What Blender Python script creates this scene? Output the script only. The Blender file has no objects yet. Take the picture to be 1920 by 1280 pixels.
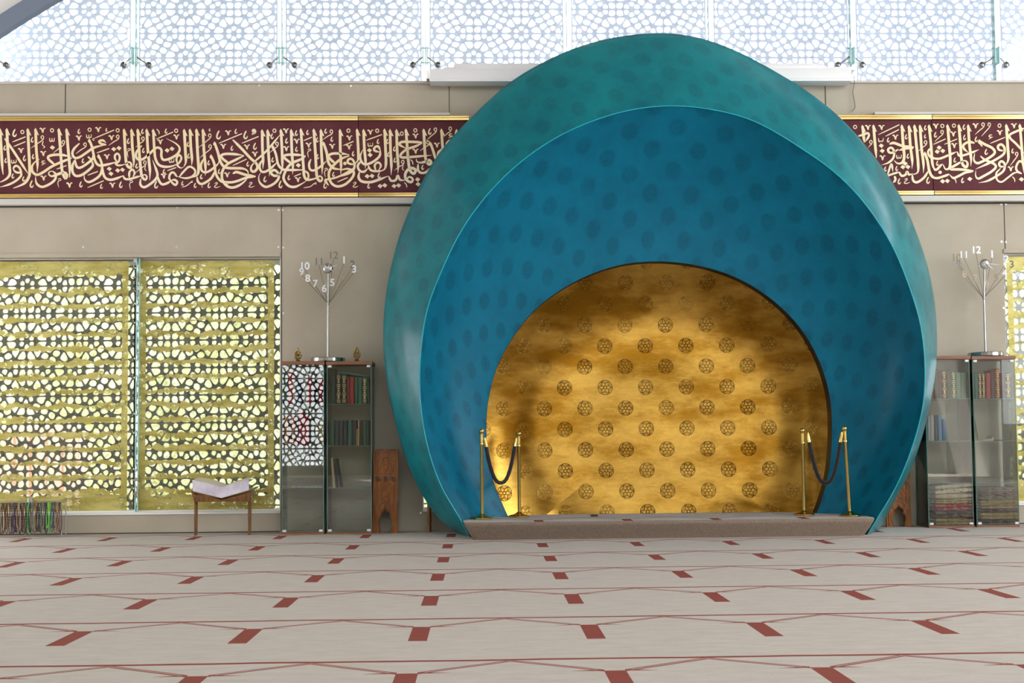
import bpy, bmesh, math, random
from mathutils import Vector, Matrix, noise
random.seed(7)
PI = math.pi
SC = bpy.context.scene
COL = SC.collection

# ------------------------------------------------------------------ camera
F = 2207.66; YAW = .0261433; PIT = .0524315; ROL = -.0090455; CY = 708.4; EYE = .95
_fw = Vector((math.sin(YAW)*math.cos(PIT), math.cos(YAW)*math.cos(PIT), math.sin(PIT)))
_rt = Vector((math.cos(YAW), -math.sin(YAW), 0)); _up = _rt.cross(_fw)
_r2 = _rt*math.cos(ROL) + _up*math.sin(ROL); _u2 = -_rt*math.sin(ROL) + _up*math.cos(ROL)
cd = bpy.data.cameras.new('camera'); cam = bpy.data.objects.new('camera', cd); COL.objects.link(cam)
M4 = Matrix((_r2, _u2, -_fw)).transposed().to_4x4(); M4.translation = Vector((0, 0, EYE))
cam.matrix_world = M4
cd.sensor_width = 36; cd.lens = F/1920*36; cd.shift_y = (CY-640)/1920; cd.clip_end = 300
SC.camera = cam
def ray(x, y): return _fw + _r2*((x-960)/F) - _u2*((y-CY)/F)
def P(x, y, Y):                       # point on the vertical plane at distance Y
    d = ray(x, y); return Vector((0, 0, EYE)) + d*(Y/d.y)
def FL(x, y, z=0):                    # point on a level surface
    d = ray(x, y); return Vector((0, 0, EYE)) + d*((z-EYE)/d.z)
def ZX(x, y, Y): p = P(x, y, Y); return p.x, p.z

# ------------------------------------------------------------------ world, light, exposure
w = bpy.data.worlds.new('sky'); SC.world = w; w.use_nodes = True
bg = w.node_tree.nodes['Background']; bg.inputs[0].default_value = (.93, .97, 1, 1); bg.inputs[1].default_value = 5.0
sd = bpy.data.lights.new('sun', 'SUN'); sd.energy = 12; sd.angle = .02; sd.color = (1, .95, .85)
so = bpy.data.objects.new('sun', sd); COL.objects.link(so)
so.rotation_euler = Vector((.35, .75, -1.25)).to_track_quat('-Z', 'Y').to_euler()
SC.view_settings.view_transform = 'Standard'; SC.view_settings.look = 'None'
SC.view_settings.gamma = 1; SC.view_settings.use_curve_mapping = False
SC.view_settings.exposure = 0.2
SC.cycles.use_denoising = True
SC.cycles.max_bounces = 8; SC.cycles.transparent_max_bounces = 24; SC.cycles.sample_clamp_indirect = 6
SC.cycles.diffuse_bounces = 5; SC.cycles.glossy_bounces = 4; SC.cycles.caustics_reflective = False

# ------------------------------------------------------------------ mesh builder
class MB:
    def __init__(s): s.v = []; s.f = []; s.m = []
    def add(s, vs, fs, mi=0):
        o = len(s.v); s.v += [tuple(v) for v in vs]; s.f += [[i+o for i in f] for f in fs]; s.m += [mi]*len(fs)
    def box(s, x0, x1, y0, y1, z0, z1, b=0, mi=0, mat=None):
        if b > 0:
            bm = bmesh.new(); bmesh.ops.create_cube(bm, size=1)
            for v in bm.verts: v.co = Vector(((x0+x1)/2+v.co.x*(x1-x0), (y0+y1)/2+v.co.y*(y1-y0), (z0+z1)/2+v.co.z*(z1-z0)))
            bmesh.ops.bevel(bm, geom=bm.edges[:], offset=b, segments=2, affect='EDGES', profile=.6)
            vs = [v.co.copy() for v in bm.verts]; fs = [[v.index for v in f.verts] for f in bm.faces]; bm.free()
        else:
            vs = [Vector((x, y, z)) for z in (z0, z1) for y in (y0, y1) for x in (x0, x1)]
            fs = [[0,2,3,1],[4,5,7,6],[0,1,5,4],[2,6,7,3],[0,4,6,2],[1,3,7,5]]
        if mat: vs = [mat @ v for v in vs]
        s.add(vs, fs, mi)
    def tube(s, pts, r, n=8, closed=False, cap=True, mi=0, flat=None):
        pts = [Vector(p) for p in pts]; k = len(pts)
        if not hasattr(r, '__len__'): r = [r]*k
        vs = []; up = Vector((0, 1, 0.01)) if flat is None else Vector(flat)
        for i, p in enumerate(pts):
            a = pts[(i-1) % k] if (closed or i > 0) else p; c = pts[(i+1) % k] if (closed or i < k-1) else p
            t = (c-a).normalized() if (c-a).length > 1e-9 else Vector((0, 0, 1))
            u = up - t*up.dot(t)
            if u.length < 1e-3: u = Vector((1, 0, 0)) - t*t.x
            u.normalize(); w_ = t.cross(u)
            for j in range(n):
                an = 2*PI*j/n; vs.append(p + (u*math.cos(an)+w_*math.sin(an))*r[i])
        fs = []
        for i in range(k if closed else k-1):
            for j in range(n):
                a = i*n+j; b = i*n+(j+1) % n; c = ((i+1) % k)*n+(j+1) % n; d = ((i+1) % k)*n+j; fs.append([a, b, c, d])
        if cap and not closed: fs += [list(range(n))[::-1], [(k-1)*n+j for j in range(n)]]
        s.add(vs, fs, mi)
    def lathe(s, prof, c=(0, 0, 0), n=32, mi=0, mat=None):     # prof: (r, z)
        c = Vector(c); vs = []; fs = []
        for r, z in prof:
            for j in range(n):
                a = 2*PI*j/n; v = Vector((r*math.cos(a), r*math.sin(a), z)); vs.append((mat @ v if mat else v)+c)
        for i in range(len(prof)-1):
            for j in range(n): fs.append([i*n+j, i*n+(j+1) % n, (i+1)*n+(j+1) % n, (i+1)*n+j])
        fs += [list(range(n))[::-1], [(len(prof)-1)*n+j for j in range(n)]]
        s.add(vs, fs, mi)
    def prism(s, poly, y0, y1, mi=0):                            # poly in (x,z), any outline
        bm = bmesh.new(); vs = [bm.verts.new((p[0], y0, p[1])) for p in poly]; f = bm.faces.new(vs)
        r = bmesh.ops.extrude_face_region(bm, geom=[f])
        for g in r['geom']:
            if isinstance(g, bmesh.types.BMVert): g.co.y = y1
        bmesh.ops.triangulate(bm, faces=[q for q in bm.faces if len(q.verts) > 4]); bmesh.ops.recalc_face_normals(bm, faces=bm.faces)
        bm.verts.index_update(); s.add([v.co.copy() for v in bm.verts], [[v.index for v in q.verts] for q in bm.faces], mi); bm.free()
    def grid(s, rows, mi=0, closed=False):
        n = len(rows[0]); vs = [p for r in rows for p in r]; fs = []
        for i in range(len(rows)-1):
            for j in range(n if closed else n-1):
                fs.append([i*n+j, i*n+(j+1) % n, (i+1)*n+(j+1) % n, (i+1)*n+j])
        s.add(vs, fs, mi)
    def build(s, name, mats, parent=None, smooth=None, loc=None, fixn=True):
        me = bpy.data.meshes.new(name); L = Vector(loc) if loc is not None else None
        vs = s.v if L is None else [(v[0]-L.x, v[1]-L.y, v[2]-L.z) for v in s.v]
        me.from_pydata(vs, [], s.f)
        if not isinstance(mats, (list, tuple)): mats = [mats]
        for m in mats: me.materials.append(m)
        if len(mats) > 1: me.polygons.foreach_set('material_index', s.m)
        if fixn:
            bm = bmesh.new(); bm.from_mesh(me); bmesh.ops.recalc_face_normals(bm, faces=bm.faces); bm.to_mesh(me); bm.free()
        if smooth is not None:
            me.polygons.foreach_set('use_smooth', [True]*len(me.polygons)); me.set_sharp_from_angle(angle=math.radians(smooth))
        o = bpy.data.objects.new(name, me); COL.objects.link(o)
        if L is not None: o.location = L
        if parent is not None:
            o.parent = parent
            if L is None: o.matrix_parent_inverse = parent.matrix_world.inverted()
        return o
def tag(o, label=None, cat=None, group=None, kind=None):
    if label: o['label'] = label
    if cat: o['category'] = cat
    if group: o['group'] = group
    if kind: o['kind'] = kind
    return o
def thing(name, label, cat, loc=(0, 0, 0), group=None):
    o = bpy.data.objects.new(name, None); COL.objects.link(o); o.location = loc; o.empty_display_size = .05
    bpy.context.view_layer.update()
    return tag(o, label, cat, group)
def part(mb, name, mats, parent, smooth=None):        # mesh given in world coordinates, origin at the parent's
    L = Vector(parent.matrix_world.translation) if parent.parent is None else Vector(parent.parent.location)
    o = mb.build(name, mats, None, smooth, loc=L); o.location = (0, 0, 0); o.parent = parent
    return o
def struct(mb, name, mats, smooth=None, parent=None):
    o = mb.build(name, mats, parent, smooth)
    if parent is None: o['kind'] = 'structure'
    return o
def copytree(o, parent=None):
    c = o.copy(); COL.objects.link(c)
    if parent is not None: c.parent = parent
    for ch in o.children: copytree(ch, c)
    return c
ORD = 'first second third fourth fifth sixth seventh eighth ninth tenth eleventh twelfth thirteenth fourteenth fifteenth sixteenth seventeenth eighteenth nineteenth'.split()
TENS = {2: 'twenty', 3: 'thirty', 4: 'forty'}
def ordw(i):
    i += 1
    if i < 20: return ORD[i-1]
    return {20: 'twentieth', 30: 'thirtieth', 40: 'fortieth'}.get(i) or TENS[i//10]+'-'+ORD[i % 10-1]

# ------------------------------------------------------------------ material helpers
class X:                                                     # a shader value with arithmetic
    nt = None
    def __init__(s, k): s.k = k
    @staticmethod
    def op(o, *a):
        n = X.nt.nodes.new('ShaderNodeMath'); n.operation = o
        for i, q in enumerate(a):
            if isinstance(q, X): X.nt.links.new(q.k, n.inputs[i])
            else: n.inputs[i].default_value = q
        return X(n.outputs[0])
    def __add__(s, o): return X.op('ADD', s, o)
    __radd__ = __add__
    def __sub__(s, o): return X.op('SUBTRACT', s, o)
    def __rsub__(s, o): return X.op('SUBTRACT', o, s)
    def __mul__(s, o): return X.op('MULTIPLY', s, o)
    __rmul__ = __mul__
    def __truediv__(s, o): return X.op('DIVIDE', s, o)
    def lt(s, o): return X.op('LESS_THAN', s, o)
    def gt(s, o): return X.op('GREATER_THAN', s, o)
    def abs(s): return X.op('ABSOLUTE', s)
def xmin(a, b): return X.op('MINIMUM', a, b)
def xmax(a, b): return X.op('MAXIMUM', a, b)
def sstep(v, a, b):                                          # smooth 0..1 between a and b
    n = X.nt.nodes.new('ShaderNodeMapRange'); n.interpolation_type = 'SMOOTHSTEP'; X.nt.links.new(v.k, n.inputs[0])
    n.inputs[1].default_value = a; n.inputs[2].default_value = b; return X(n.outputs[0])
def xyz(src='Object'):
    tc = X.nt.nodes.new('ShaderNodeTexCoord'); sp = X.nt.nodes.new('ShaderNodeSeparateXYZ')
    X.nt.links.new(tc.outputs[src], sp.inputs[0]); return [X(o) for o in sp.outputs]
def worldpos():
    tc = X.nt.nodes.new('ShaderNodeNewGeometry'); sp = X.nt.nodes.new('ShaderNodeSeparateXYZ')
    X.nt.links.new(tc.outputs['Position'], sp.inputs[0]); return [X(o) for o in sp.outputs]
def vec(x, y, z=0):
    c = X.nt.nodes.new('ShaderNodeCombineXYZ')
    for i, q in enumerate((x, y, z)):
        if isinstance(q, X): X.nt.links.new(q.k, c.inputs[i])
        else: c.inputs[i].default_value = q
    return c.outputs[0]
def nz(scale, v=None, detail=3, rough=.6, src='Object'):
    n = X.nt.nodes.new('ShaderNodeTexNoise'); n.inputs['Scale'].default_value = scale; n.inputs['Detail'].default_value = detail
    n.inputs['Roughness'].default_value = rough
    if v is None:
        tc = X.nt.nodes.new('ShaderNodeTexCoord'); v = tc.outputs[src]
    X.nt.links.new(v, n.inputs['Vector']); return X(n.outputs['Fac'])
def mixc(f, a, b):
    n = X.nt.nodes.new('ShaderNodeMix'); n.data_type = 'RGBA'
    if isinstance(f, X): X.nt.links.new(f.k, n.inputs[0])
    else: n.inputs[0].default_value = f
    for i, q in ((6, a), (7, b)):
        if isinstance(q, tuple): n.inputs[i].default_value = (*q, 1)
        else: X.nt.links.new(q, n.inputs[i])
    return n.outputs[2]
def mat(name, col=(.5, .5, .5), rough=.6, metal=0, fn=None, spec=.5, coat=0):
    m = bpy.data.materials.new(name); m.use_nodes = True; nt = m.node_tree; X.nt = nt
    b = nt.nodes['Principled BSDF']; b.inputs['Base Color'].default_value = (*col, 1); b.inputs['Roughness'].default_value = rough
    b.inputs['Metallic'].default_value = metal; b.inputs['Specular IOR Level'].default_value = spec; b.inputs['Coat Weight'].default_value = coat
    b.inputs['Coat Roughness'].default_value = .16
    if fn: fn(nt, b)
    return m
def link(nt, a, b): nt.links.new(a.k if isinstance(a, X) else a, b)
def bump(nt, b, h, st=.3, d=.01):
    n = nt.nodes.new('ShaderNodeBump'); n.inputs['Strength'].default_value = st; n.inputs['Distance'].default_value = d
    link(nt, h, n.inputs['Height']); nt.links.new(n.outputs[0], b.inputs['Normal'])
def S(r, g, b):                                               # sRGB 0-255 to linear
    return tuple(((c/255)/12.92 if c/255 <= .04045 else ((c/255+.055)/1.055)**2.4) for c in (r, g, b))

def mottle(a, b, scale=3, bs=200, bst=.1):
    def f(nt, p):
        link(nt, mixc(sstep(nz(scale, detail=4), .3, .7), a, b), p.inputs['Base Color'])
        if bst: bump(nt, p, nz(bs, detail=2), bst, .003)
    return f
M = {}
M['wall'] = mat('beige_perforated_wall_panel', rough=.75, fn=mottle(S(178, 168, 150), S(188, 178, 161), 1.5, 260, .25), spec=.3)
M['ledge'] = mat('pale_grey_ledge', S(205, 200, 195), .5)
M['seam_and_shadow'] = mat('dark_joint_and_shadow', S(70, 64, 56), .8)
M['bolt'] = mat('steel_bolt', (.8, .8, .78), .3, 1)
M['steel'] = mat('brushed_steel', (.56, .55, .54), .2, 1)
M['dsteel'] = mat('dark_polished_steel', (.22, .22, .23), .25, 1)
M['wire'] = mat('dull_steel_wire', (.16, .13, .10), .4, .8)
M['white'] = mat('white_paint', (.82, .82, .84), .35)
M['plaster'] = mat('white_plaster', (.8, .79, .77), .8)
M['hall'] = mat('darkened_hall_plaster', S(150, 138, 122), .85)  # unseen ceiling and back wall, darkened to dim the top of the niche
M['arch'] = mat('blue_grey_arch_paint', S(120, 130, 150), .6)
M['frame'] = mat('white_window_frame', (.85, .85, .83), .5)
def brass_fn(nt, b):
    link(nt, mixc(nz(30, detail=3), (.62, .44, .12), (.8, .62, .22)), b.inputs['Base Color'])
M['brass'] = mat('polished_brass', rough=.16, metal=1, fn=brass_fn)
M['moulding'] = mat('gilded_moulding', (.72, .52, .2), .28, 1)
M['maroon'] = mat('maroon_banner_cloth', rough=.75, fn=mottle(S(88, 38, 44), S(98, 48, 56), 2, 400, .15), spec=.3)
M['cream'] = mat('cream_gold_lettering', rough=.5, fn=mottle(S(244, 222, 172), S(250, 236, 205), 1.2, 100, 0))
M['rope'] = mat('black_velvet_rope', (.012, .008, .012), .85, fn=lambda nt, b: b.inputs['Sheen Weight'].__setattr__('default_value', .3))
def wood_fn(a, b_, sc=(6, 6, 60)):
    def f(nt, p):
        x, y, z = xyz()
        n = nz(1, vec(x*sc[0], y*sc[1], z*sc[2]), 5)
        link(nt, mixc(sstep(n, .3, .7), a, b_), p.inputs['Base Color']); bump(nt, p, n, .15, .003)
    return f
M['wood'] = mat('brown_wood_board', rough=.45, fn=wood_fn(S(120, 78, 52), S(150, 100, 70), (4, 30, 60)))
M['walnut'] = mat('walnut_stand_wood', rough=.4, fn=wood_fn(S(92, 56, 22), S(128, 84, 36), (30, 30, 8)))
M['carved'] = mat('carved_walnut', rough=.55, fn=wood_fn(S(112, 62, 26), S(160, 98, 46), (30, 30, 5)))
M['carved_dark'] = mat('carved_walnut_relief', rough=.5, fn=wood_fn(S(140, 84, 38), S(178, 112, 56), (30, 30, 5)))

def glassmat(name, tint=(.95, .98, .97), refl=1.0, haze=0.0, hz=(.9, .95, 1)):
    m = bpy.data.materials.new(name); m.use_nodes = True; nt = m.node_tree; X.nt = nt; nt.nodes.remove(nt.nodes['Principled BSDF'])
    out = nt.nodes['Material Output']; tr = nt.nodes.new('ShaderNodeBsdfTransparent'); tr.inputs[0].default_value = (*tint, 1)
    gl = nt.nodes.new('ShaderNodeBsdfGlossy'); gl.inputs['Roughness'].default_value = 0.0
    fr = nt.nodes.new('ShaderNodeFresnel'); fr.inputs[0].default_value = 1.5
    mx = nt.nodes.new('ShaderNodeMixShader'); last = tr.outputs[0]
    if haze:
        tl = nt.nodes.new('ShaderNodeBsdfTranslucent'); tl.inputs[0].default_value = (*hz, 1)
        m2 = nt.nodes.new('ShaderNodeMixShader'); m2.inputs[0].default_value = haze
        nt.links.new(last, m2.inputs[1]); nt.links.new(tl.outputs[0], m2.inputs[2]); last = m2.outputs[0]
    f = X(fr.outputs[0])*refl; link(nt, xmin(f, 1.0), mx.inputs[0]); nt.links.new(last, mx.inputs[1]); nt.links.new(gl.outputs[0], mx.inputs[2])
    nt.links.new(mx.outputs[0], out.inputs[0]); return m
M['glass'] = glassmat('cabinet_glass', (.96, .98, .97), .9)
M['door_glass'] = glassmat('cabinet_door_glass', (.96, .98, .97), 1.9)
M['glass_edge'] = mat('green_glass_edge', (.18, .36, .30), .15)
M['fin'] = mat('teal_glass_fin', S(176, 222, 222), .1)
M['win_glass'] = glassmat('window_glass', (.98, 1, 1), 1.0, .30)  # translucent haze mixed in to imitate glare over the lattice
M['low_glass'] = glassmat('lower_window_glass', (.98, 1, .98), 1.0, .05, (1, 1, .85))
M['lat_up'] = mat('glare_tinted_lattice', S(172, 190, 236), .5)  # pale lilac of the backlit, overexposed screens put into the colour
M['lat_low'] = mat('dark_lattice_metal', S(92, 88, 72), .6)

def leaf_fn(nt, b):
    x, y, z = worldpos()
    n = nz(1, vec(x*2.5, y, z*9), 5, .7)
    link(nt, mixc(sstep(n, .3, .7), S(166, 152, 66), S(210, 198, 120)), b.inputs['Base Color'])
    w1 = nz(1, vec(x*16, y, z*22), 5, .75); m1 = nz(1, vec(x*5+9, y, z*7), 3)
    link(nt, 1.0-(1.0-sstep((w1-.5).abs(), .010, .022))*sstep(m1, .46, .56), b.inputs['Alpha'])
M['leaf'] = mat('gold_leaf_film', rough=.45, metal=.25, fn=leaf_fn)

# gold niche: staggered medallions
def cellmed(u, v, du, dv):
    # staggered lattice: two rectangular grids; returns local offset of the nearer centre
    a = X.op('WRAP', u, du/2, -du/2); b = X.op('WRAP', v, dv/2, -dv/2)
    a2 = X.op('WRAP', u+du/2, du/2, -du/2); b2 = X.op('WRAP', v+dv/2, dv/2, -dv/2)
    r1 = X.op('SQRT', a*a+b*b); r2 = X.op('SQRT', a2*a2+b2*b2); k = r2.lt(r1)
    lx = a+k*(a2-a); ly = b+k*(b2-b); return lx, ly, xmin(r1, r2)
def medal(lx, ly, r, R):
    th = X.op('ARCTAN2', ly, lx); q = r*(1/R)
    lines = None
    for m_, k_, lo, hi in ((3.0, 3.6, .10, .34), (3.0, -3.6, .10, .34), (6.0, 8.5, .12, .36), (6.0, -5.0, .05, .22)):
        a = X.op('SINE', th*m_+q*k_).abs(); c = 1.0-sstep(a, lo, hi)
        if m_ > 4: c = c*sstep(q, .40, .50)
        lines = c if lines is None else xmax(lines, c)
    ring = 1.0-sstep((q-.94).abs(), .015, .055); ring2 = 1.0-sstep((q-.20).abs(), .02, .08); core = q.gt(.13)
    sc = 1.0+X.op('COSINE', th*12.0)*.04
    return xmax(xmax(lines*(1.0-sstep(q, .98, 1.0)), ring*.8), ring2)*core*(1.0-sstep(q*sc, .95, 1.03))
g0 = P(1254, 842, 12.25)
def gold_fn(nt, b):
    x, y, z = worldpos()
    lx, ly, r = cellmed(x-g0.x, z-g0.z, .430, .436)
    md = medal(lx, ly, r, .082)*(.55+.45*sstep(nz(4), .35, .6))
    cloud = nz(1, vec(x*1.3, y, z*3.2), 6, .62); fine = nz(1, vec(x*30, y, z*60), 3)
    base = mixc(sstep(cloud, .34, .68), S(120, 82, 16), S(184, 146, 68)); base = mixc(fine*.35, base, S(120, 80, 20))
    link(nt, mixc(md*.85, base, S(70, 42, 8)), b.inputs['Base Color'])
    link(nt, .13+cloud*.14+md*.2, b.inputs['Roughness']); bump(nt, b, fine*.3-md, .25, .004)
M['gold'] = mat('antique_gold_leaf', metal=.96, fn=gold_fn)
def teal_fn(c1, c2, cm, R, strength, du=.43, dv=.40):
    def f(nt, b):
        u, v, _ = xyz('UV')
        lx, ly, r = cellmed(u, v, du, dv); q = r*(1/R)
        grain = nz(160, detail=2); md = (1.0-sstep(q, .62, 1.0))*sstep(grain, .40, .56)*strength*(.6+.4*sstep(nz(3), .3, .6))
        link(nt, mixc(md, mixc(sstep(nz(1.2, detail=6, rough=.7), .3, .7), c1, c2), cm), b.inputs['Base Color'])
        link(nt, .30+nz(5, detail=4)*.16, b.inputs['Roughness']); bump(nt, b, nz(90, detail=3), .06, .004)
    return f
M['teal_out'] = mat('outer_teal_lacquer', fn=teal_fn(S(0, 104, 118), S(6, 128, 138), S(6, 72, 90), .10, .5, .43, .36), spec=.15, coat=.5)  # bluer, brighter paint carries the light reflected along the top band
M['teal_in'] = mat('inner_teal_lacquer', fn=teal_fn(S(0, 94, 122), S(0, 108, 138), S(0, 58, 80), .10, .6), spec=.15, coat=.04)
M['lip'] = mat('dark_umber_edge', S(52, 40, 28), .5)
M['teal_edge'] = mat('teal_edge_highlight', S(0, 160, 178), .25)  # lighter than the lacquer, painting the glowing line along the crease

# carpet
CW = .8535; CR = 1.2014; CX = -.3131; CYR = 10.679
def carpet_nodes(nt, b, plain=False, off=0.0):
    x, y, z = worldpos()
    streak = nz(1, vec(x*5, y*16, z), 6, .75); fine = nz(1, vec(x*140, y*140, z*140), 3)
    base = mixc(sstep(streak, .25, .75), S(196, 187, 179), S(210, 203, 196))
    base = mixc(fine*.22, base, S(165, 156, 150))
    wob = (nz(1, vec(x*1.6, y*1.6, 0), 3)-.5)*.035
    xx = X.op('WRAP', (x-CX), CW/2, -CW/2).abs()*(1/CW)      # 0 at block centre, .5 between blocks
    u = X.op('WRAP', (CYR+.40*CR-y+wob+off)*(1/CR), 1.0, 0.0)
    red = X.op('MULTIPLY', xx.lt(.053), u.gt(.222)*u.lt(.578))
    stripe = .88+.12*sstep(X.op('SINE', u*420.0), -.3, .4)
    red = red*stripe
    line = xmax(u.lt(.015), u.gt(.986))*.95
    zz = .222-(xx-.05)*(.20/.45)                              # zigzag height
    t = (u-zz); zig = xmax((t-.009).abs().lt(.008), (t+.012).abs().lt(.006))*xx.gt(.05)*.9
    barb = u.lt(.226)*(u-(.226-(xx-.05)*.20)).gt(0.0)*xx.lt(.19)*xx.gt(.05)
    barb2 = (u-(.20+(xx-.05)*.16)).gt(0.0)*u.lt(.228)*xx.gt(.05)*xx.lt(.21)*.9
    pat = xmax(xmax(red, line), xmax(zig, barb2)) * (.90+.1*fine)
    link(nt, mixc(pat, base, mixc(fine*.5, S(142, 46, 28), S(114, 32, 20))), b.inputs['Base Color'])
    bump(nt, b, fine+streak*.6, .35, .006)
M['carpet'] = mat('beige_prayer_carpet', rough=.95, spec=.1, fn=carpet_nodes)
def plain_carpet(nt, b):
    n = nz(150, detail=3); link(nt, mixc(sstep(n, .3, .7), S(118, 102, 90), S(152, 136, 122)), b.inputs['Base Color']); bump(nt, b, n, .5, .006)
M['step'] = mat('taupe_step_carpet', rough=.95, spec=.1, fn=plain_carpet)
def step_top(nt, b):
    carpet_nodes(nt, b, off=.62)
M['step_top'] = mat('step_top_carpet', rough=.95, spec=.1, fn=step_top)

# ------------------------------------------------------------------ dimensions of the wall
YW = 12.55
zt = P(960, 156, YW).z; z_sill = P(260, 961, YW).z; z_head = P(260, 480, YW).z
xw1 = P(526, 700, YW).x; xw2a = P(793, 940, YW).x; xw2b = P(850, 940, YW).x; xw3 = P(1885, 600, YW).x
XL, XR, YB, ZC = -8.5, 11.8, -9.0, 11.0
# floor
fb = MB(); fb.box(XL, XR, YB, YW+.02, -.1, 0); struct(fb, 'floor', M['carpet'])
# qibla wall
wb = MB(); T = .22
wb.box(XL, XR, YW, YW+T, z_head, zt)
for a, b_ in ((XL, xw1), (xw2a, xw2b), (xw3, XR)): wb.box(a, b_, YW, YW+T, 0, z_sill)
wb.box(xw1, xw2a, YW, YW+T, 0, z_head); wb.box(xw2b, xw3, YW, YW+T, 0, z_head)
wall = struct(wb, 'wall_front', M['wall'])
tb = MB()
def vseam(x, y0, y1):
    p = P(x, y0, YW); q = P(x, y1, YW); tb.box(p.x-.004, p.x+.004, YW-.003, YW+.01, q.z, p.z)
for x, y0, y1 in ((123, 157, 215), (842, 157, 215), (1547, 153, 212), (528, 386, 1000), (1882, 376, 470), (1730, 840, 988)): vseam(x, y0, y1)
p = P(960, 475, YW)
part(tb, 'panel_joint', M['seam_and_shadow'], wall)
bolts = [(110,157.5),(135,157.5),(311,159),(486,160),(658,161),(831.5,161),(852,161),(1536,157.5),(1558,157.5),(1728,154.5),(1906,152),(110,214),(137,214),
         (152,387),(332,389),(522.5,393.5),(529.5,393.5),(1877,382),(1886,382),(156,463),(331,462.5),(522,463),(531,464),(531,587),(1878,453),(1885.5,453.5),(1882,577),(789,961)]
hb = MB(); hb.lathe([(.0, -.012), (.007, -.011), (.010, -.006), (.011, 0)], n=10, mat=Matrix.Rotation(-PI/2, 4, 'X'))
b0 = None
for x, y in bolts:
    q = P(x, y, YW)
    if b0 is None:
        b0 = hb.build('bolt', M['bolt'], None, 40); o = b0
    else:
        o = b0.copy(); COL.objects.link(o)
    o.parent = wall; o.location = (q.x, YW-.002, q.z); o.rotation_euler = (PI, 0, 0)
# trims on the wall
def bar(name, x0, x1, ya, yb, depth, m, b=.004, yy=None):
    yy = YW if yy is None else yy
    zb = P(960, yb, yy).z; za = P(960, ya, yy).z; q = MB(); q.box(x0, x1, yy-depth, yy+.0, zb, za, b); return struct(q, name, m)
xm0 = P(905, 370, YW).x; xm1 = P(1565, 330, YW).x
bar('trim_1', XL, XR, 152.5, 157, .03, M['ledge'])                       # edge of the ledge under the upper glazing
for i, (a, b_) in enumerate(((XL, P(845, 380, YW).x), (P(1640, 380, YW).x, XR))):
    bar('trim_%d' % (2+i*3), a, b_, 214, 219, .07, M['ledge'])
    bar('trim_%d' % (3+i*3), a, b_, 372, 383, .085, M['ledge'])
    bar('trim_%d' % (4+i*3), a, b_, 383, 385.5, .02, M['seam_and_shadow'])  # dark strip standing in for the shadow line below the ledge
q = MB(); q.box(XL, xw1+.0, YW-.012, YW+T, z_head-.012, z_head+.03); q.box(xw3, XR, YW-.012, YW+T, z_head-.012, z_head+.03); struct(q, 'trim_8', M['wall'])
q = MB()
for a, b_ in ((XL, xw1), (xw2a, xw2b), (xw3, XR)): q.box(a, b_, YW-.015, YW+T+.1, z_sill-.02, z_sill+.006, .003)
struct(q, 'trim_9', M['frame'])
for i, (a, b_) in enumerate(((XL, xw1-.01), (P(1735, 980, YW).x, XR))):
    q = MB(); q.box(a, b_, YW-.012, YW, 0, .012); struct(q, 'baseboard_%s' % ('left', 'right')[i], M['seam_and_shadow'])

# ------------------------------------------------------------------ the rest of the hall
q = MB(); q.box(XL-.3, XR+.3, YB-.3, YW+.6, ZC, ZC+.3); struct(q, 'ceiling', M['hall'])
def wallx(name, x0, x1, holes, y0=YB, y1=YW+.6):             # side wall with rectangular openings (y0,y1,z0,z1)
    q = MB(); ys = sorted({y0, y1, *[h[0] for h in holes], *[h[1] for h in holes]})
    for a, b_ in zip(ys, ys[1:]):
        segs = sorted((h[2], h[3]) for h in holes if h[0] <= a and h[1] >= b_); z = 0
        for s0, s1 in segs:
            if s0 > z: q.box(x0, x1, a, b_, z, s0)
            z = s1
        if z < ZC: q.box(x0, x1, a, b_, z, ZC)
    struct(q, name, M['plaster'])
wallx('wall_left', XL-.3, XL, [(8.6, 11.6, .5, 3.2)])
wallx('wall_right', XR, XR+.3, [(-2.0, 8.6, 1.2, 9.8)])
q = MB()                                                      # back wall: tall band of glazing above, one lattice window lower left
bx0, bx1, bz0, bz1 = -5.75, -4.45, .25, 3.3
wx = XL-.3
for a, b_ in ((bx0, bx1), (1.5, 2.9), (4.1, 5.9), (6.8, 8.2)):
    q.box(wx, a, YB-.3, YB, 0, 4.6); q.box(a, b_, YB-.3, YB, 0, .25); q.box(a, b_, YB-.3, YB, (bz1 if a < 0 else 2.2), 4.6); wx = b_
q.box(wx, XR+.3, YB-.3, YB, 0, 4.6)
q.box(XL-.3, XL+3.2, YB-.3, YB, 4.6, ZC); q.box(XR-.8, XR+.3, YB-.3, YB, 4.6, ZC); q.box(XL, XR, YB-.3, YB, 4.6, 7.2); q.box(XL, XR, YB-.3, YB, 10.7, ZC)
struct(q, 'wall_back', M['hall'])

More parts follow.
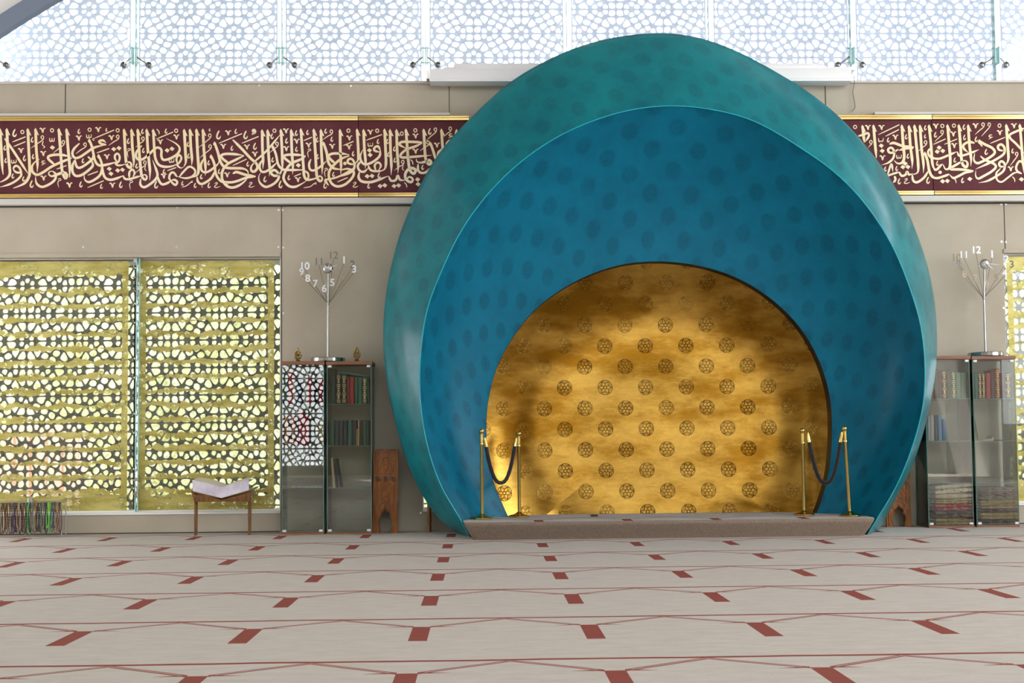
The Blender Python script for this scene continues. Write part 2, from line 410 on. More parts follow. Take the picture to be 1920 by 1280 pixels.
# ------------------------------------------------------------------ lattice screens
def clip(poly, nx, ny, d):                                    # keep nx*x+ny*y <= d
    out = []
    for i in range(len(poly)):
        a = poly[i]; b = poly[(i+1) % len(poly)]; da = nx*a[0]+ny*a[1]-d; db = nx*b[0]+ny*b[1]-d
        if da <= 0: out.append(a)
        if (da < 0 < db) or (db < 0 < da):
            t = da/(da-db); out.append((a[0]+(b[0]-a[0])*t, a[1]+(b[1]-a[1])*t))
    return out
def seeds_unit():                                             # unit = 1, hexagonal lattice with a vertical neighbour; (x, y, largest hole radius)
    s = []
    for k in range(6): a = PI/2+k*PI/3; s.append((.102*math.cos(a), .102*math.sin(a), .046))
    for k in range(12): a = 2*PI*(k+.5)/12; s.append((.272*math.cos(a), .272*math.sin(a), 9))
    for k in range(3):                                        # four cells about every edge midpoint
        a = PI/2+k*PI/3; cx, cy = .5*math.cos(a), .5*math.sin(a)
        for u in (-.072, .072):
            for v in (-.085, .085): s.append((cx+math.cos(a)*u-math.sin(a)*v, cy+math.sin(a)*u+math.cos(a)*v, 9))
    for k in (0, 1):                                          # six holes about every triangle centre
        a = k*PI; cx, cy = .577*math.cos(a), 0
        for j in range(6): b = PI/2+j*PI/3; s.append((cx+.112*math.cos(b), cy+.112*math.sin(b), .052))
    return s
HV = ((math.sqrt(3)/2, .5), (0, 1.0))
SU = seeds_unit(); ALL = [(x+i*HV[0][0]+j*HV[1][0], y+i*HV[0][1]+j*HV[1][1]) for i in range(-2, 3) for j in range(-2, 3) for x, y, r in SU]
CELLS = []
for sx, sy, sr in SU:
    poly = [(sx-.4, sy-.4), (sx+.4, sy-.4), (sx+.4, sy+.4), (sx-.4, sy+.4)]
    for ox, oy in ALL:
        dx, dy = ox-sx, oy-sy; dd = dx*dx+dy*dy
        if 1e-8 < dd < .5: poly = clip(poly, dx, dy, dx*sx+dy*sy+dd/2)
    CELLS.append((poly, sx, sy, sr))
def lattice(q, x0, x1, z0, z1, y, th, a, ox, oz, bw, sx=1.0):
    """perforated sheet: rounded holes in every cell of the pattern"""
    ni = int((x1-x0)/(a*.866*sx))+4; i0 = math.floor((x0-ox)/(a*.866*sx))-2
    for i in range(i0, i0+ni+1):
        for j in range(math.floor((z0-oz)/a-i*.5)-2, math.ceil((z1-oz)/a-i*.5)+3):
            tx = ox+(i*HV[0][0])*a*sx; tz = oz+(i*HV[0][1]+j)*a
            if tx < x0-a or tx > x1+a or tz < z0-a or tz > z1+a: continue
            for c, kx, kz, kr in CELLS:
                p = [(tx+cx*a*sx, tz+cz*a) for cx, cz in c]
                if max(v[0] for v in p) < x0 or min(v[0] for v in p) > x1 or max(v[1] for v in p) < z0 or min(v[1] for v in p) > z1: continue
                for cl in ((-1, 0, -x0), (1, 0, x1), (0, -1, -z0), (0, 1, z1)):
                    p = clip(p, *cl)
                    if len(p) < 3: break
                if len(p) < 3: continue
                pp = []
                for v in p:
                    if not pp or (abs(v[0]-pp[-1][0])+abs(v[1]-pp[-1][1])) > a*.012: pp.append(v)
                if len(pp) < 3: continue
                p = pp; n = len(p); ins = p[:]
                for k in range(n):
                    ax, az = p[k]; bx, bz = p[(k+1) % n]; dx, dz = bx-ax, bz-az; L = math.hypot(dx, dz)
                    if L < 1e-6: continue
                    nx, nz_ = dz/L, -dx/L                       # outward for ccw
                    ins = clip(ins, nx, nz_, nx*ax+nz_*az-bw/2)
                    if len(ins) < 3: break
                if len(ins) < 3:
                    q.add([(v[0], y, v[1]) for v in p], [list(range(n))]); continue
                if kr < 1:
                    for k in range(10):
                        an = 2*PI*(k+.5)/10; ins = clip(ins, math.cos(an), math.sin(an), math.cos(an)*(tx+kx*a*sx)+math.sin(an)*(tz+kz*a)+kr*a)
                        if len(ins) < 3: break
                    if len(ins) < 3: continue
                for it in range(2 if kr > 1 else 1):
                    ch = []
                    for k in range(len(ins)):
                        A = ins[k]; B = ins[(k+1) % len(ins)]; t = .27
                        ch += [(A[0]+(B[0]-A[0])*t, A[1]+(B[1]-A[1])*t), (A[0]+(B[0]-A[0])*(1-t), A[1]+(B[1]-A[1])*(1-t))]
                    ins = ch
                cx = sum(v[0] for v in ins)/len(ins); cz = sum(v[1] for v in ins)/len(ins)
                angs = sorted({round(math.atan2(v[1]-cz, v[0]-cx), 3) for v in p} | {round(math.atan2(v[1]-cz, v[0]-cx), 3) for v in ins[::2]})
                def hit(poly, an):
                    dx, dz = math.cos(an), math.sin(an)
                    for k in range(len(poly)):
                        A = poly[k]; B = poly[(k+1) % len(poly)]; ex, ez = B[0]-A[0], B[1]-A[1]; den = dx*ez-dz*ex
                        if abs(den) < 1e-12: continue
                        t = ((A[0]-cx)*ez-(A[1]-cz)*ex)/den; s = ((A[0]-cx)*dz-(A[1]-cz)*dx)/den
                        if t > 0 and -1e-5 <= s <= 1+1e-5: return (cx+dx*t, cz+dz*t)
                    return None
                I = [hit(ins, an) for an in angs]; O = [hit(p, an) for an in angs]
                if None in I or None in O: continue
                m = len(angs)
                vs = [(v[0], y, v[1]) for v in O]+[(v[0], y, v[1]) for v in I]+[(v[0], y+th, v[1]) for v in I]+[(v[0], y+th, v[1]) for v in O]
                fs = []
                for k in range(m):
                    k2 = (k+1) % m; fs += [[k, k2, m+k2, m+k], [m+k, m+k2, 2*m+k2, 2*m+k], [2*m+k, 2*m+k2, 3*m+k2, 3*m+k]]
                q.add(vs, fs)
AU = .556
YU = 13.05
# rosette anchor seen at pixel (422,65) upper; (115,745) lower
au = P(75, 62.5, YU)
seams = [-17, 252, 527, 797, 1063, 1330, 1597, 1868, 2137]
zu0 = zt-.45; zu1 = 7.4
names = ['leftmost screen behind the upper glazing, under the grey arch', 'second pale screen from the left behind the upper glazing', 'pale screen behind the upper glazing, just left of the roller screen housing',
         'pale screen above the left end of the roller screen housing', 'pale screen behind the upper glazing, directly above the crown of the teal niche',
         'pale screen above the right end of the roller screen housing', 'pale screen in the last full bay on the right of the upper glazing', 'pale screen cut off by the right edge of the upper glazing']
for i in range(8):
    xa = P(seams[i], 60, YU).x+.055; xb = P(seams[i+1], 60, YU).x-.045
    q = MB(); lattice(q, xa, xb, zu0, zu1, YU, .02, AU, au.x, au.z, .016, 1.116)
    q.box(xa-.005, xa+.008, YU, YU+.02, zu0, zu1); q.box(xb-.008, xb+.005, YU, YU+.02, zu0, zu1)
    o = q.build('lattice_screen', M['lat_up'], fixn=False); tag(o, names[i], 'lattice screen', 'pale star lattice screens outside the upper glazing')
YL = 12.98; al = P(321, 586, YL)
def lowlat(x0, x1, label, ox, oz):
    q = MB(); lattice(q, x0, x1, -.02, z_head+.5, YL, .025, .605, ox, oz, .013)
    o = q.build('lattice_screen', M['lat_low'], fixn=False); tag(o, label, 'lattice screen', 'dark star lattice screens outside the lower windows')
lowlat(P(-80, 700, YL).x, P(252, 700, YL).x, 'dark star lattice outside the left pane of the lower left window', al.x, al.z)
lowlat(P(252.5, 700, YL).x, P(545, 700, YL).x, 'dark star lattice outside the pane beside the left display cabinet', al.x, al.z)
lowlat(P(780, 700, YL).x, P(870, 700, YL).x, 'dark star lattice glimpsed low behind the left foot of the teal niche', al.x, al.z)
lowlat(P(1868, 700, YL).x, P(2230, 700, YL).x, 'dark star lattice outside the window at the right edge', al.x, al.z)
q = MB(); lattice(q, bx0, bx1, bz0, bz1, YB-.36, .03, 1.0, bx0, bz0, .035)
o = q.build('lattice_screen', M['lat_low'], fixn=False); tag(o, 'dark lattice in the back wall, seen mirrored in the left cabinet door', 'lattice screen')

# ------------------------------------------------------------------ windows
YG = 12.68
q = MB(); win = None
zg0 = zt+.0
wf = MB(); wf.box(XL, XR, YG-.03, YG+.03, zt, zt+.02); win1 = struct(wf, 'window_1', M['frame'])
for i in range(8):
    xa = P(seams[i], 60, YG).x+.012; xb = P(seams[i+1], 60, YG).x-.012
    q = MB(); q.box(xa, xb, YG, YG+.012, zt+.005, ZC-.1); part(q, 'pane', M['win_glass'], win1)
for s_ in seams[1:8]:
    x = P(s_, 60, YG-.1).x
    q = MB(); q.box(x-.004, x+.004, YG-.07, YG-.005, zt+.02, ZC-.1, .002); part(q, 'fin', M['fin'], win1)
# spider fittings
fit0 = None
flab = ['cut off by the left edge of the picture', 'at the first glass joint from the left', 'at the second glass joint from the left', 'beside the left end of the roller screen housing', None, None, 'beside the right end of the roller screen housing', 'at the last glass joint before the right edge']
for i, s_ in enumerate(seams[0:8]):
    if i in (4, 5): continue
    c = P(s_, 103, YG-.12)
    label = 'steel spider fitting with two round bolts '+flab[i]
    if fit0 is None:
        r = thing('glass_fitting', label, 'glass fitting', c, 'steel spider fittings on the upper glazing'); fit0 = r
        q = MB()
        for sx in (-1, 1): q.box(c.x+sx*.022-.006, c.x+sx*.022+.006, c.y-.03, c.y+.05, c.z-.10, c.z+.09, .003)
        for dz in (-.085, .075): q.tube([(c.x-.05, c.y, c.z+dz), (c.x+.05, c.y, c.z+dz)], .008, 8)
        part(q, 'clamp_plate', M['fin'], r, 30)
        for sx in (-1, 1):
            q = MB(); q.tube([(c.x+sx*.02, c.y, c.z-.02), (c.x+sx*.07, c.y+.01, c.z-.055), (c.x+sx*.13, c.y+.06, c.z-.085)], [.010, .008, .007], 8); part(q, 'arm', M['steel'], r, 40)
            q = MB(); q.lathe([(0, -.022), (.022, -.020), (.033, -.012), (.034, .03), (.014, .05)], c=(c.x+sx*.135, YG-.055, c.z-.09), n=16, mat=Matrix.Rotation(-PI/2, 4, 'X')); part(q, 'disc', M['dsteel'], r, 35)
    else:
        r = copytree(fit0); r.location = c; r['label'] = label
# arch frame of the upper glazing (an ellipse on the axis of the niche) and plaster outside it
def archpt(t, grow=0):
    cx, cy = 1240, 1372; rx, ry = 2000+grow, 1671+grow*.85
    return cx-rx*math.cos(t), cy-ry*math.sin(t)
q = MB(); rows = []
N = 60
def archrow(g, Y): return [P(*archpt(.80+(PI-1.60)*i/N, g), 12.5)*1.0+Vector((0, Y-12.5, 0)) for i in range(N+1)]
q.grid([archrow(0, 12.52), archrow(34, 12.52), archrow(34, 12.62), archrow(0, 12.62), archrow(0, 12.52)]); struct(q, 'trim_10', M['arch'], parent=None)
q = MB()
q.grid([archrow(30, 12.60), archrow(900, 12.60)]); q.grid([archrow(30, 12.66), archrow(900, 12.66)]); q.grid([archrow(30, 12.6), archrow(30, 12.66)]); struct(q, 'wall_front_upper', M['plaster'])

# lower windows: glass, fins, gold leaf film
def ragged_strip(q, x0, x1, zc, h, y, seed, amp=.5, n=120):
    top = []; bot = []
    for i in range(n+1):
        x = x0+(x1-x0)*i/n
        a = noise.noise(Vector((x*5+seed, seed*3.1, 0)))*.8+abs(noise.noise(Vector((x*12, seed, 5))))*.9-.2+noise.noise(Vector((x*45, seed, 9)))*.25
        c = noise.noise(Vector((x*4.3+seed, seed*1.7, 8)))*.8-abs(noise.noise(Vector((x*13, seed, 15))))*.9+.2+noise.noise(Vector((x*45, seed, 19)))*.25
        top.append((x, y, zc+h/2+a*h*amp)); bot.append((x, y, min(zc-h/2+c*h*amp, zc+h/2+a*h*amp-.004)))
    q.grid([top, bot])
def vstrip(q, x0, x1, z0, z1, y, seed):
    n = 60; A = []; B = []
    for i in range(n+1):
        z = z0+(z1-z0)*i/n; d = noise.noise(Vector((z*9, seed, 1)))*.012
        A.append((x0, y, z)); B.append((x1+d, y, z))
    q.grid([A, B])
YP = 12.64
def lower_window(name, edges, panels, x_ends, prt=True):
    q = MB()
    x0, x1 = x_ends
    q.box(x0, x1, YP, YP+.22, z_head-.05, z_head); q.box(x0, x1, YP-.02, YP+.2, z_sill, z_sill+.02)
    if name != 'window_4': q.box(x1-.012, x1, YP-.07, YP+.3, z_sill, z_head)
    if name == 'window_4': q.box(x0, x0+.012, YP-.07, YP+.3, z_sill, z_head)
    wn = struct(q, name, M['frame'])
    for (pa, pb, ba, bb, lab) in panels:
        xa = P(pa, 700, YP).x; xb = P(pb, 700, YP).x
        g = MB(); g.box(xa, xb, YP, YP+.01, z_sill+.01, z_head-.02); pn = part(g, 'pane', M['low_glass'], wn)
        lf = MB(); xl, xr = P(ba, 700, YP).x, P(bb, 700, YP).x
        y = YP-.003
        zz = lambda v: P(300, v, YP).z
        lw = .065
        lf.box(xl, xr, y, y+.0005, zz(508), zz(489)); lf.box(xl, xr, y, y+.0005, zz(957), zz(934))
        ragged_strip(lf, xl, xr, zz(509), zz(500)-zz(517), y-.0012, pa*.1+.3, .7); ragged_strip(lf, xl, xr, zz(933), zz(925)-zz(940), y-.0012, pa*.1+4.3, .7)
        if ba > -50: lf.box(xl, xl+lw, y-.0018, y-.0015, zz(940), zz(500))
        if bb < 1930: lf.box(xr-lw, xr, y-.0018, y-.0015, zz(940), zz(500))
        for k in range(15):
            v = 545.6+26.75*k
            if v > 925: break
            ragged_strip(lf, xl+.01, xr-.03, zz(v), zz(0)-zz(9), y-.003, pa*.13+k*2.37, 1.0)
        part(lf, 'gold_leaf', M['leaf'], pn)
        zb = (514, 922)
        for v in zb:
            for u_ in ((ba+15, bb-15) if bb < 1930 else (ba+15,)):
                if u_ < 0 : continue
                c = P(u_, v, YP)
                bb_ = MB(); bb_.lathe([(0, -.02), (.018, -.018), (.026, -.008), (.026, .0)], c=(c.x, YP-.004, c.z), n=16, mat=Matrix.Rotation(-PI/2, 4, 'X').inverted() @ Matrix.Rotation(0, 4, 'X')); part(bb_, 'glass_bolt', M['dsteel'], pn, 35)
    for e in edges:
        x = P(e, 700, YP-.1).x; f = MB(); f.box(x-.018, x-.010, YP-.06, YP-.01, z_sill+.01, z_head-.01, .002); f.box(x+.006, x+.014, YP-.05, YP-.01, z_sill+.01, z_head-.01, .002); part(f, 'fin', M['fin'], wn)
        for v in (520, 545, 900, 925):
            c = P(e, v, YP-.06); f = MB(); f.tube([(c.x-.035, c.y, c.z), (c.x+.035, c.y, c.z)], .008, 8); f.box(c.x+.02, c.x+.03, c.y-.03, c.y+.03, c.z-.05, c.z+.05, .002); part(f, 'fin_clamp', M['steel'], wn)
    return wn
lower_window('window_2', [255], [(-150, 249, -160, 240, ''), (258, 525, 262, 514, '')], (XL, xw1))
lower_window('window_3', [], [(794, 850, 1000, 1005, '')][:0], (xw2a, xw2b))
lower_window('window_4', [], [(1890, 2060, 1893, 2150, '')], (xw3, XR))

# ------------------------------------------------------------------ garden outside
M['stone'] = mat('pale_terrace_stone', S(205, 200, 190), .8, fn=mottle(S(190, 186, 178), S(214, 210, 200), 1, 30, .2))
M['terracotta'] = mat('glow_bleached_terracotta', rough=.8, fn=mottle(S(252, 206, 184), S(254, 226, 208), 2, 40, .3))  # terracotta bleached in colour to give the white-orange glow
def leafy(nt, b):
    v = nt.nodes.new('ShaderNodeTexVoronoi'); v.inputs['Scale'].default_value = 14
    tc = nt.nodes.new('ShaderNodeTexCoord'); nt.links.new(tc.outputs['Object'], v.inputs['Vector'])
    link(nt, mixc(sstep(nz(3, detail=5), .35, .65), S(226, 234, 160), S(248, 250, 212)), b.inputs['Base Color']); bump(nt, b, X(v.outputs['Distance']), .8, .1)
M['hedge'] = mat('overexposed_foliage', rough=.7, fn=leafy)  # near-white leaf tones carry the overexposure of the garden
q = MB(); q.box(-30, 30, YW+.24, 60, -.2, -.05); struct(q, 'ground', M['stone'])
def hedge(x0, x1, y, h, label, seed):
    q = MB(); rows = []; nj, ni = 26, int((x1-x0)*5)
    for i in range(ni+1):
        r = []
        for j in range(nj+1):
            a = PI*j/nj; x = x0+(x1-x0)*i/ni; e = min(1, min(i, ni-i)/4+.15)
            n = noise.fractal(Vector((x*1.3, a*2, seed)), 1.0, 2.0, 4)*.35
            r.append((x, y-math.cos(a)*(1.0+n)*e, -.05+max(0, math.sin(a))**.45*h*(1+n*.35)*(.6+.4*e)))
        rows.append(r)
    q.grid(rows); o = q.build('hedge', M['hedge'], smooth=60); tag(o, label, 'hedge', kind='stuff')
hedge(-10.5, -2.6, 18.2, 4.6, 'bright green garden foliage behind the lower left window', 1)
hedge(-1.6, 0.6, 18.6, 3.0, 'low bright foliage behind the left foot of the niche', 2)
hedge(6.6, 16.0, 18.2, 4.4, 'bright green garden foliage behind the right window', 3)
q = MB(); a = P(-120, 800, 15.6); b_ = P(150, 792, 15.6); q.box(a.x, b_.x, 15.6, 15.9, -.05, a.z, .03)
for k in range(9): q.box(a.x+.02+k*(b_.x-a.x)/9, a.x+(k+1)*(b_.x-a.x)/9-.02, 15.57, 15.6, .1, a.z-.1, .01)
o = q.build('garden_wall', M['terracotta']); tag(o, 'low terracotta wall outside the lower left window', 'wall')

# ------------------------------------------------------------------ the niche
SIL = [(882,1007),(847,1001),(827,981),(797,939),(767,880),(743.5,802),(729,735),(720,690),(718,627),(719,580),(723,549),(734,493),(748,440),(773,379),(795,332),(820,288),(875,228),(955,153),(1010,121),(1064,94),(1120,76),(1174,65.5),(1230,61),(1280,63),(1331,75),(1393,100),(1450,132),(1514,170),(1580,223),(1630,280),(1680,350),(1713,420),(1736,484),(1747,527),(1756,590),(1758,637),(1756,690),(1752,720),(1741,772),(1724,840),(1698,902),(1667,958),(1648,993)]
CRE = [(882,1007),(867,978),(856,960),(827,915),(803,845),(790.6,784),(786,721),(787,677),(797,590),(812,545),(831,500),(859,440),(875,415),(919,357),(977,302),(1039,259),(1101,230),(1163,209.5),(1229,198.6),(1290,198.6),(1341,206),(1400,220),(1447,243),(1513,285),(1563,320),(1613,370),(1655,428),(1684,482),(1701,527),(1717,571),(1730,626),(1734.5,680),(1735,716),(1732,758),(1721,806),(1704,857),(1681,913),(1647,968),(1625,1003)]
GOL = [(975,1010),(952,968.5),(941,941),(927,911),(918,870),(912,829),(911.7,794),(913,765),(918,738),(930,691),(950,651),(981,604),(1018,566.6),(1063,536),(1109,513),(1168,495),(1230,489.5),(1290,494),(1350,508),(1405,532),(1455,567),(1500,613),(1530,662),(1550,715),(1559,765),(1560,815),(1557,865),(1548,915),(1530,965),(1508,1010)]
def resample(pts, n):
    # Catmull-Rom then arc length
    P_ = [Vector(p) for p in pts]; P_ = [P_[0]*2-P_[1]]+P_+[P_[-1]*2-P_[-2]]; o = []
    for i in range(1, len(P_)-2):
        a, b, c, d = P_[i-1:i+3]
        for k in range(8):
            t = k/8; o.append(.5*((2*b)+(c-a)*t+(2*a-5*b+4*c-d)*t*t+(3*b-a-3*c+d)*t**3))
    o.append(P_[-2]); L = [0]
    for i in range(1, len(o)): L.append(L[-1]+(o[i]-o[i-1]).length)
    out = []; j = 0
    for i in range(n+1):
        s = L[-1]*i/n
        while j < len(L)-2 and L[j+1] < s: j += 1
        t = (s-L[j])/max(1e-9, L[j+1]-L[j]); out.append(o[j].lerp(o[j+1], min(1, t)))
    return out
NA = 200
sil, cre, gol = resample(SIL, NA), resample(CRE, NA), resample(GOL, NA)
def relax(c, k=5):
    for _ in range(k): c = [c[0]]+[(c[i-1]+c[i]*2+c[i+1])/4 for i in range(1, len(c)-1)]+[c[-1]]
    return c
sil, cre, gol = relax(sil, 14), relax(cre, 14), relax(gol, 14)
def ycre(i):                                                # front edge of the shell leans forward a little higher up
    h = math.sin(PI*i/NA); yl = 11.56-.03*0; yr = 11.36
    base = yl+(yr-yl)*i/NA
    return base-.10*h
YSIL, YGOL = 11.88, 12.02
niche = thing('prayer_niche', 'huge round teal shell niche with a glowing gold back, standing against the beige wall', 'prayer niche', (1.75, 12.3, 0))
def shellmesh(rows, name, m, parent, lenx=None):
    """rows: list (across) of lists (along) of world points, with a UV in metres"""
    me = bpy.data.meshes.new(name); nr = len(rows); n = len(rows[0])
    L = parent.location
    vs = [(v.x-L.x, v.y-L.y, v.z-L.z) for r in rows for v in r]; fs = []; uv = []
    mid = rows[nr//2]; U = [0]
    for j in range(1, n): U.append(U[-1]+(mid[j]-mid[j-1]).length)
    V = [0]
    for i in range(1, nr): V.append(V[-1]+(rows[i][n//3]-rows[i-1][n//3]).length)
    for i in range(nr-1):
        for j in range(n-1):
            fs.append([i*n+j, i*n+j+1, (i+1)*n+j+1, (i+1)*n+j]); uv += [(U[j], V[i]), (U[j+1], V[i]), (U[j+1], V[i+1]), (U[j], V[i+1])]
    me.from_pydata(vs, [], fs); lay = me.uv_layers.new(name='UVMap')
    for k, (a, b) in enumerate(uv): lay.data[k].uv = (a, b)
    bm = bmesh.new(); bm.from_mesh(me)
    bmesh.ops.bisect_plane(bm, geom=bm.verts[:]+bm.edges[:]+bm.faces[:], plane_co=(0, 0, .002 if m is not M['gold'] else .165), plane_no=(0, 0, -1), clear_outer=True)
    bm.to_mesh(me); bm.free(); me.materials.append(m)
    me.polygons.foreach_set('use_smooth', [True]*len(me.polygons))
    o = bpy.data.objects.new(name, me); COL.objects.link(o); o.parent = parent; return o
rows = []
K = 14
for k in range(K+1):
    s = k/K; wr = s+.05*math.sin(PI*s); wy = s-.04*math.sin(PI*s)
    rows.append([P(*(cre[i].lerp(sil[i], wr)), ycre(i)+(YSIL-ycre(i))*wy) for i in range(NA+1)])
cen = Vector((1240, 600))
back = [(sil[i]-cen)*.985+cen for i in range(NA+1)]
rows.append([P(*back[i], 12.53) for i in range(NA+1)])
shell = shellmesh(rows, 'outer_shell', M['teal_out'], niche)
rows = []
for k in range(17):
    s = k/16; wr = s; wy = s+.18*math.sin(PI*s)
    rows.append([P(*(cre[i].lerp(gol[i], wr)), ycre(i)+(YGOL-ycre(i))*wy) for i in range(NA+1)])
fun = shellmesh(rows, 'inner_funnel', M['teal_in'], niche)
# dark return lip at the gold opening
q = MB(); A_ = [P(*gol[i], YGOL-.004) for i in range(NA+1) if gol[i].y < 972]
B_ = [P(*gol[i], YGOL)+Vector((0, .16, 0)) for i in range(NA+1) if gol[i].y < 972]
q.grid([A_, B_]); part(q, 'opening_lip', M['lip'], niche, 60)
# gold dish
cg = Vector((1236, 800)); rows = []
full = gol[:]
ext = [(1508-(1508-975)*i/40, 1010+math.sin(PI*i/40)*95) for i in range(1, 40)]
loop = [Vector(p) for p in full]+[Vector(p) for p in ext]
for k in range(25):
    s = k/24
    dep = YGOL+.03+.40*(1-(1-min(1, (1-(1-s))*1.0))**2.6) if False else YGOL+.15+.20*(1-(1-s)**4.5)
    rows.append([P(*(p.lerp(cg, s)), YGOL).copy() for p in loop+[loop[0]]])
    for v in rows[-1]: v.y = dep
gd = shellmesh(rows, 'gold_back', M['gold'], niche)
q = MB(); q.tube([P(*cre[i], ycre(i)-.003) for i in range(NA+1) if cre[i].y < 1003], .007, 8); part(q, 'rim_edge', M['teal_edge'], niche, 60)

# step in front: rounded upper nosing, splayed ends
stepth = thing('carpeted_step', 'low taupe carpeted step inside the foot of the teal niche', 'step', (1.8, 11.7, 0))
xl, xr = FL(868, 980, .17).x, FL(1650, 972, .17).x
prof = [(.055, 0), (.045, .03), (.02, .09), (.004, .13), (0, .148), (.006, .162), (.02, .17)]
YS0 = 11.22
q = MB(); rows = []
for f, z in prof:
    e = .07*(1-z/.17)**1.2*1.3
    x0_, x1_ = xl+e-.0, xr-e
    rows.append([(x0_+.0, 12.3, z), (x0_-.0, YS0+f+.10, z), (x0_+.02, YS0+f+.03, z), (x0_+.08, YS0+f, z), (x1_-.08, YS0+f, z), (x1_-.02, YS0+f+.03, z), (x1_, YS0+f+.10, z), (x1_, 12.3, z)])
q.grid(rows); part(q, 'step_front', M['step'], stepth, 50)
q = MB(); q.add([rows[-1][i] for i in range(8)], [list(range(8))]); part(q, 'step_top', M['step_top'], stepth)

# ------------------------------------------------------------------ stanchions and ropes
def stanchion(base, label):
    t = thing('rope_post', label, 'rope post', base, 'brass rope posts on the step')
    x, y, z = base
    q = MB(); q.lathe([(.10, 0), (.105, .006), (.105, .016), (.098, .022), (.06, .030), (.035, .042), (.022, .055)], c=base, n=40); part(q, 'base', M['brass'], t, 35)
    q = MB(); q.lathe([(.017, .05), (.0165, .74), (.020, .745), (.020, .765), (.0165, .77), (.018, .855), (.024, .858), (.025, .866)], c=base, n=24); part(q, 'pole', M['brass'], t, 35)
    q = MB(); q.lathe([(.006, .866), (.022, .870), (.028, .882), (.026, .896), (.016, .908), (.004, .914)], c=base, n=24); part(q, 'finial', M['brass'], t, 60)
    return t
sp = [FL(904, 973, .17), FL(974, 969, .17), FL(1508, 966, .17), FL(1594, 968, .17)]
tops = [P(903, 803, sp[0].y), P(972, 808, sp[1].y), P(1507, 802, sp[2].y), P(1583, 798, sp[3].y)]
labs = ['brass rope post at the left end of the step, in front of the teal funnel', 'brass rope post left of the gold back, right end of the left rope',
        'brass rope post right of the gold back, left end of the right rope', 'tilted brass rope post at the right end of the step']
sts = []
for p_, tp, lb in zip(sp, tops, labs):
    t = stanchion((p_.x, p_.y, .171), lb); d = Vector((tp.x-p_.x, 0, tp.z-.171)); hgt = d.length
    sx = hgt/.914; t.scale = (1, 1, sx)
    if abs(d.x) > .03: t.rotation_euler[1] = math.atan2(d.x, d.z)
    sts.append((t, p_, tp))
def rope(a, b, sag, label):
    a = Vector(a); b = Vector(b); t = thing('velvet_rope', label, 'rope', (a+b)/2, 'black velvet ropes between the brass posts')
    N_ = 36; pts = []
    for i in range(N_+1):
        s = i/N_; c = a.lerp(b, s); c.z -= sag*(1-abs(2*s-1)**2.4); pts.append(c)
    rad = [.019+.0015*math.sin(i*2.1) for i in range(N_+1)]
    q = MB(); q.tube(pts[1:-1], rad[1:-1], 12); part(q, 'rope_body', M['rope'], t, 60)
    for e, n_ in ((pts[0], pts[2]), (pts[-1], pts[-3])):
        q = MB(); q.tube([e+(e-n_)*.25+Vector((0, 0, .006)), e, e.lerp(n_, .55)], [.010, .018, .021], 10); part(q, 'end_cap', M['brass'], t, 50)
def tp(i, v, dx): p_, t_ = sts[i][1], sts[i][2]; s = P(960, v, p_.y).z; f = (s-.171)/(t_.z-.171); return (p_.x+(t_.x-p_.x)*f+dx, p_.y, s)
rope(tp(0, 826, .035), tp(1, 826, -.03), .42, 'black velvet rope sagging between the two left posts')
rope(tp(2, 822, .045), tp(3, 822, -.035), .47, 'black velvet rope sagging between the two right posts')
# small dark box at the back of the step
b0_ = FL(1114, 968, .17); q = MB(); q.box(b0_.x-.035, b0_.x+.035, b0_.y-.04, b0_.y+.02, .171, .192, .004); q.box(b0_.x-.01, b0_.x+.01, b0_.y-.045, b0_.y-.04, .176, .186, .001)
o = q.build('remote_control', mat('dark_brown_plastic', (.03, .015, .012), .4)); tag(o, 'small dark box lying at the back of the carpeted step', 'small box')

# ------------------------------------------------------------------ roller screen housing on the ledge, and its cable
t = thing('roller_screen_housing', 'long white roller screen housing lying on the ledge behind the niche', 'screen housing', P(1200, 150, 12.42))
def hbar(y0, y1, xa, xb, d0, d1, nm, b=.012):
    a = P(xa, y1, 12.42); c = P(xb, y0, 12.42); zc0 = P(960, y1, 12.42).z; zc1 = P(960, y0, 12.42).z
    q = MB(); q.box(a.x, c.x, d0, d1, zc0, zc1, b); return part(q, nm, M['white'], t, 40)
hbar(131, 154.5, 806, 1594, 12.36, 12.54, 'lower_case', .02)
hbar(150, 156, 806, 1594, 12.35, 12.53, 'lower_lip', .004)
hbar(119, 131, 851, 1545, 12.40, 12.52, 'upper_case', .02)
hbar(125.5, 132, 832, 1604, 12.42, 12.52, 'mounting_rail', .004)
a = P(803, 141, 12.42); q = MB(); q.box(a.x-.02, a.x+.01, 12.38, 12.5, a.z-.05, a.z+.04, .003)
for k in range(3): q.lathe([(.005, -.003), (.005, 0)], c=(a.x-.003, 12.378, a.z-.03+k*.025), n=8, mat=Matrix.Rotation(PI/2, 4, 'X'))
part(q, 'end_bracket', M['steel'], t)
pts = [P(x, y, 12.50) for x, y in ((1548,128),(1562,126),(1585,127),(1600,131),(1602,150),(1601,165),(1599,178),(1602,192),(1602,203),(1597,209))]
pts = [P(*v, 12.52) for v in resample([(1548,128),(1565,126),(1588,128),(1600,140),(1602,158),(1599,172),(1602,190),(1603,202),(1597,209)], 40)]
q = MB(); q.tube(pts, .004, 6); o = q.build('cable', mat('grey_cable', S(120, 112, 105), .5), smooth=60); tag(o, 'thin grey cable dangling from the right end of the screen housing', 'cable')

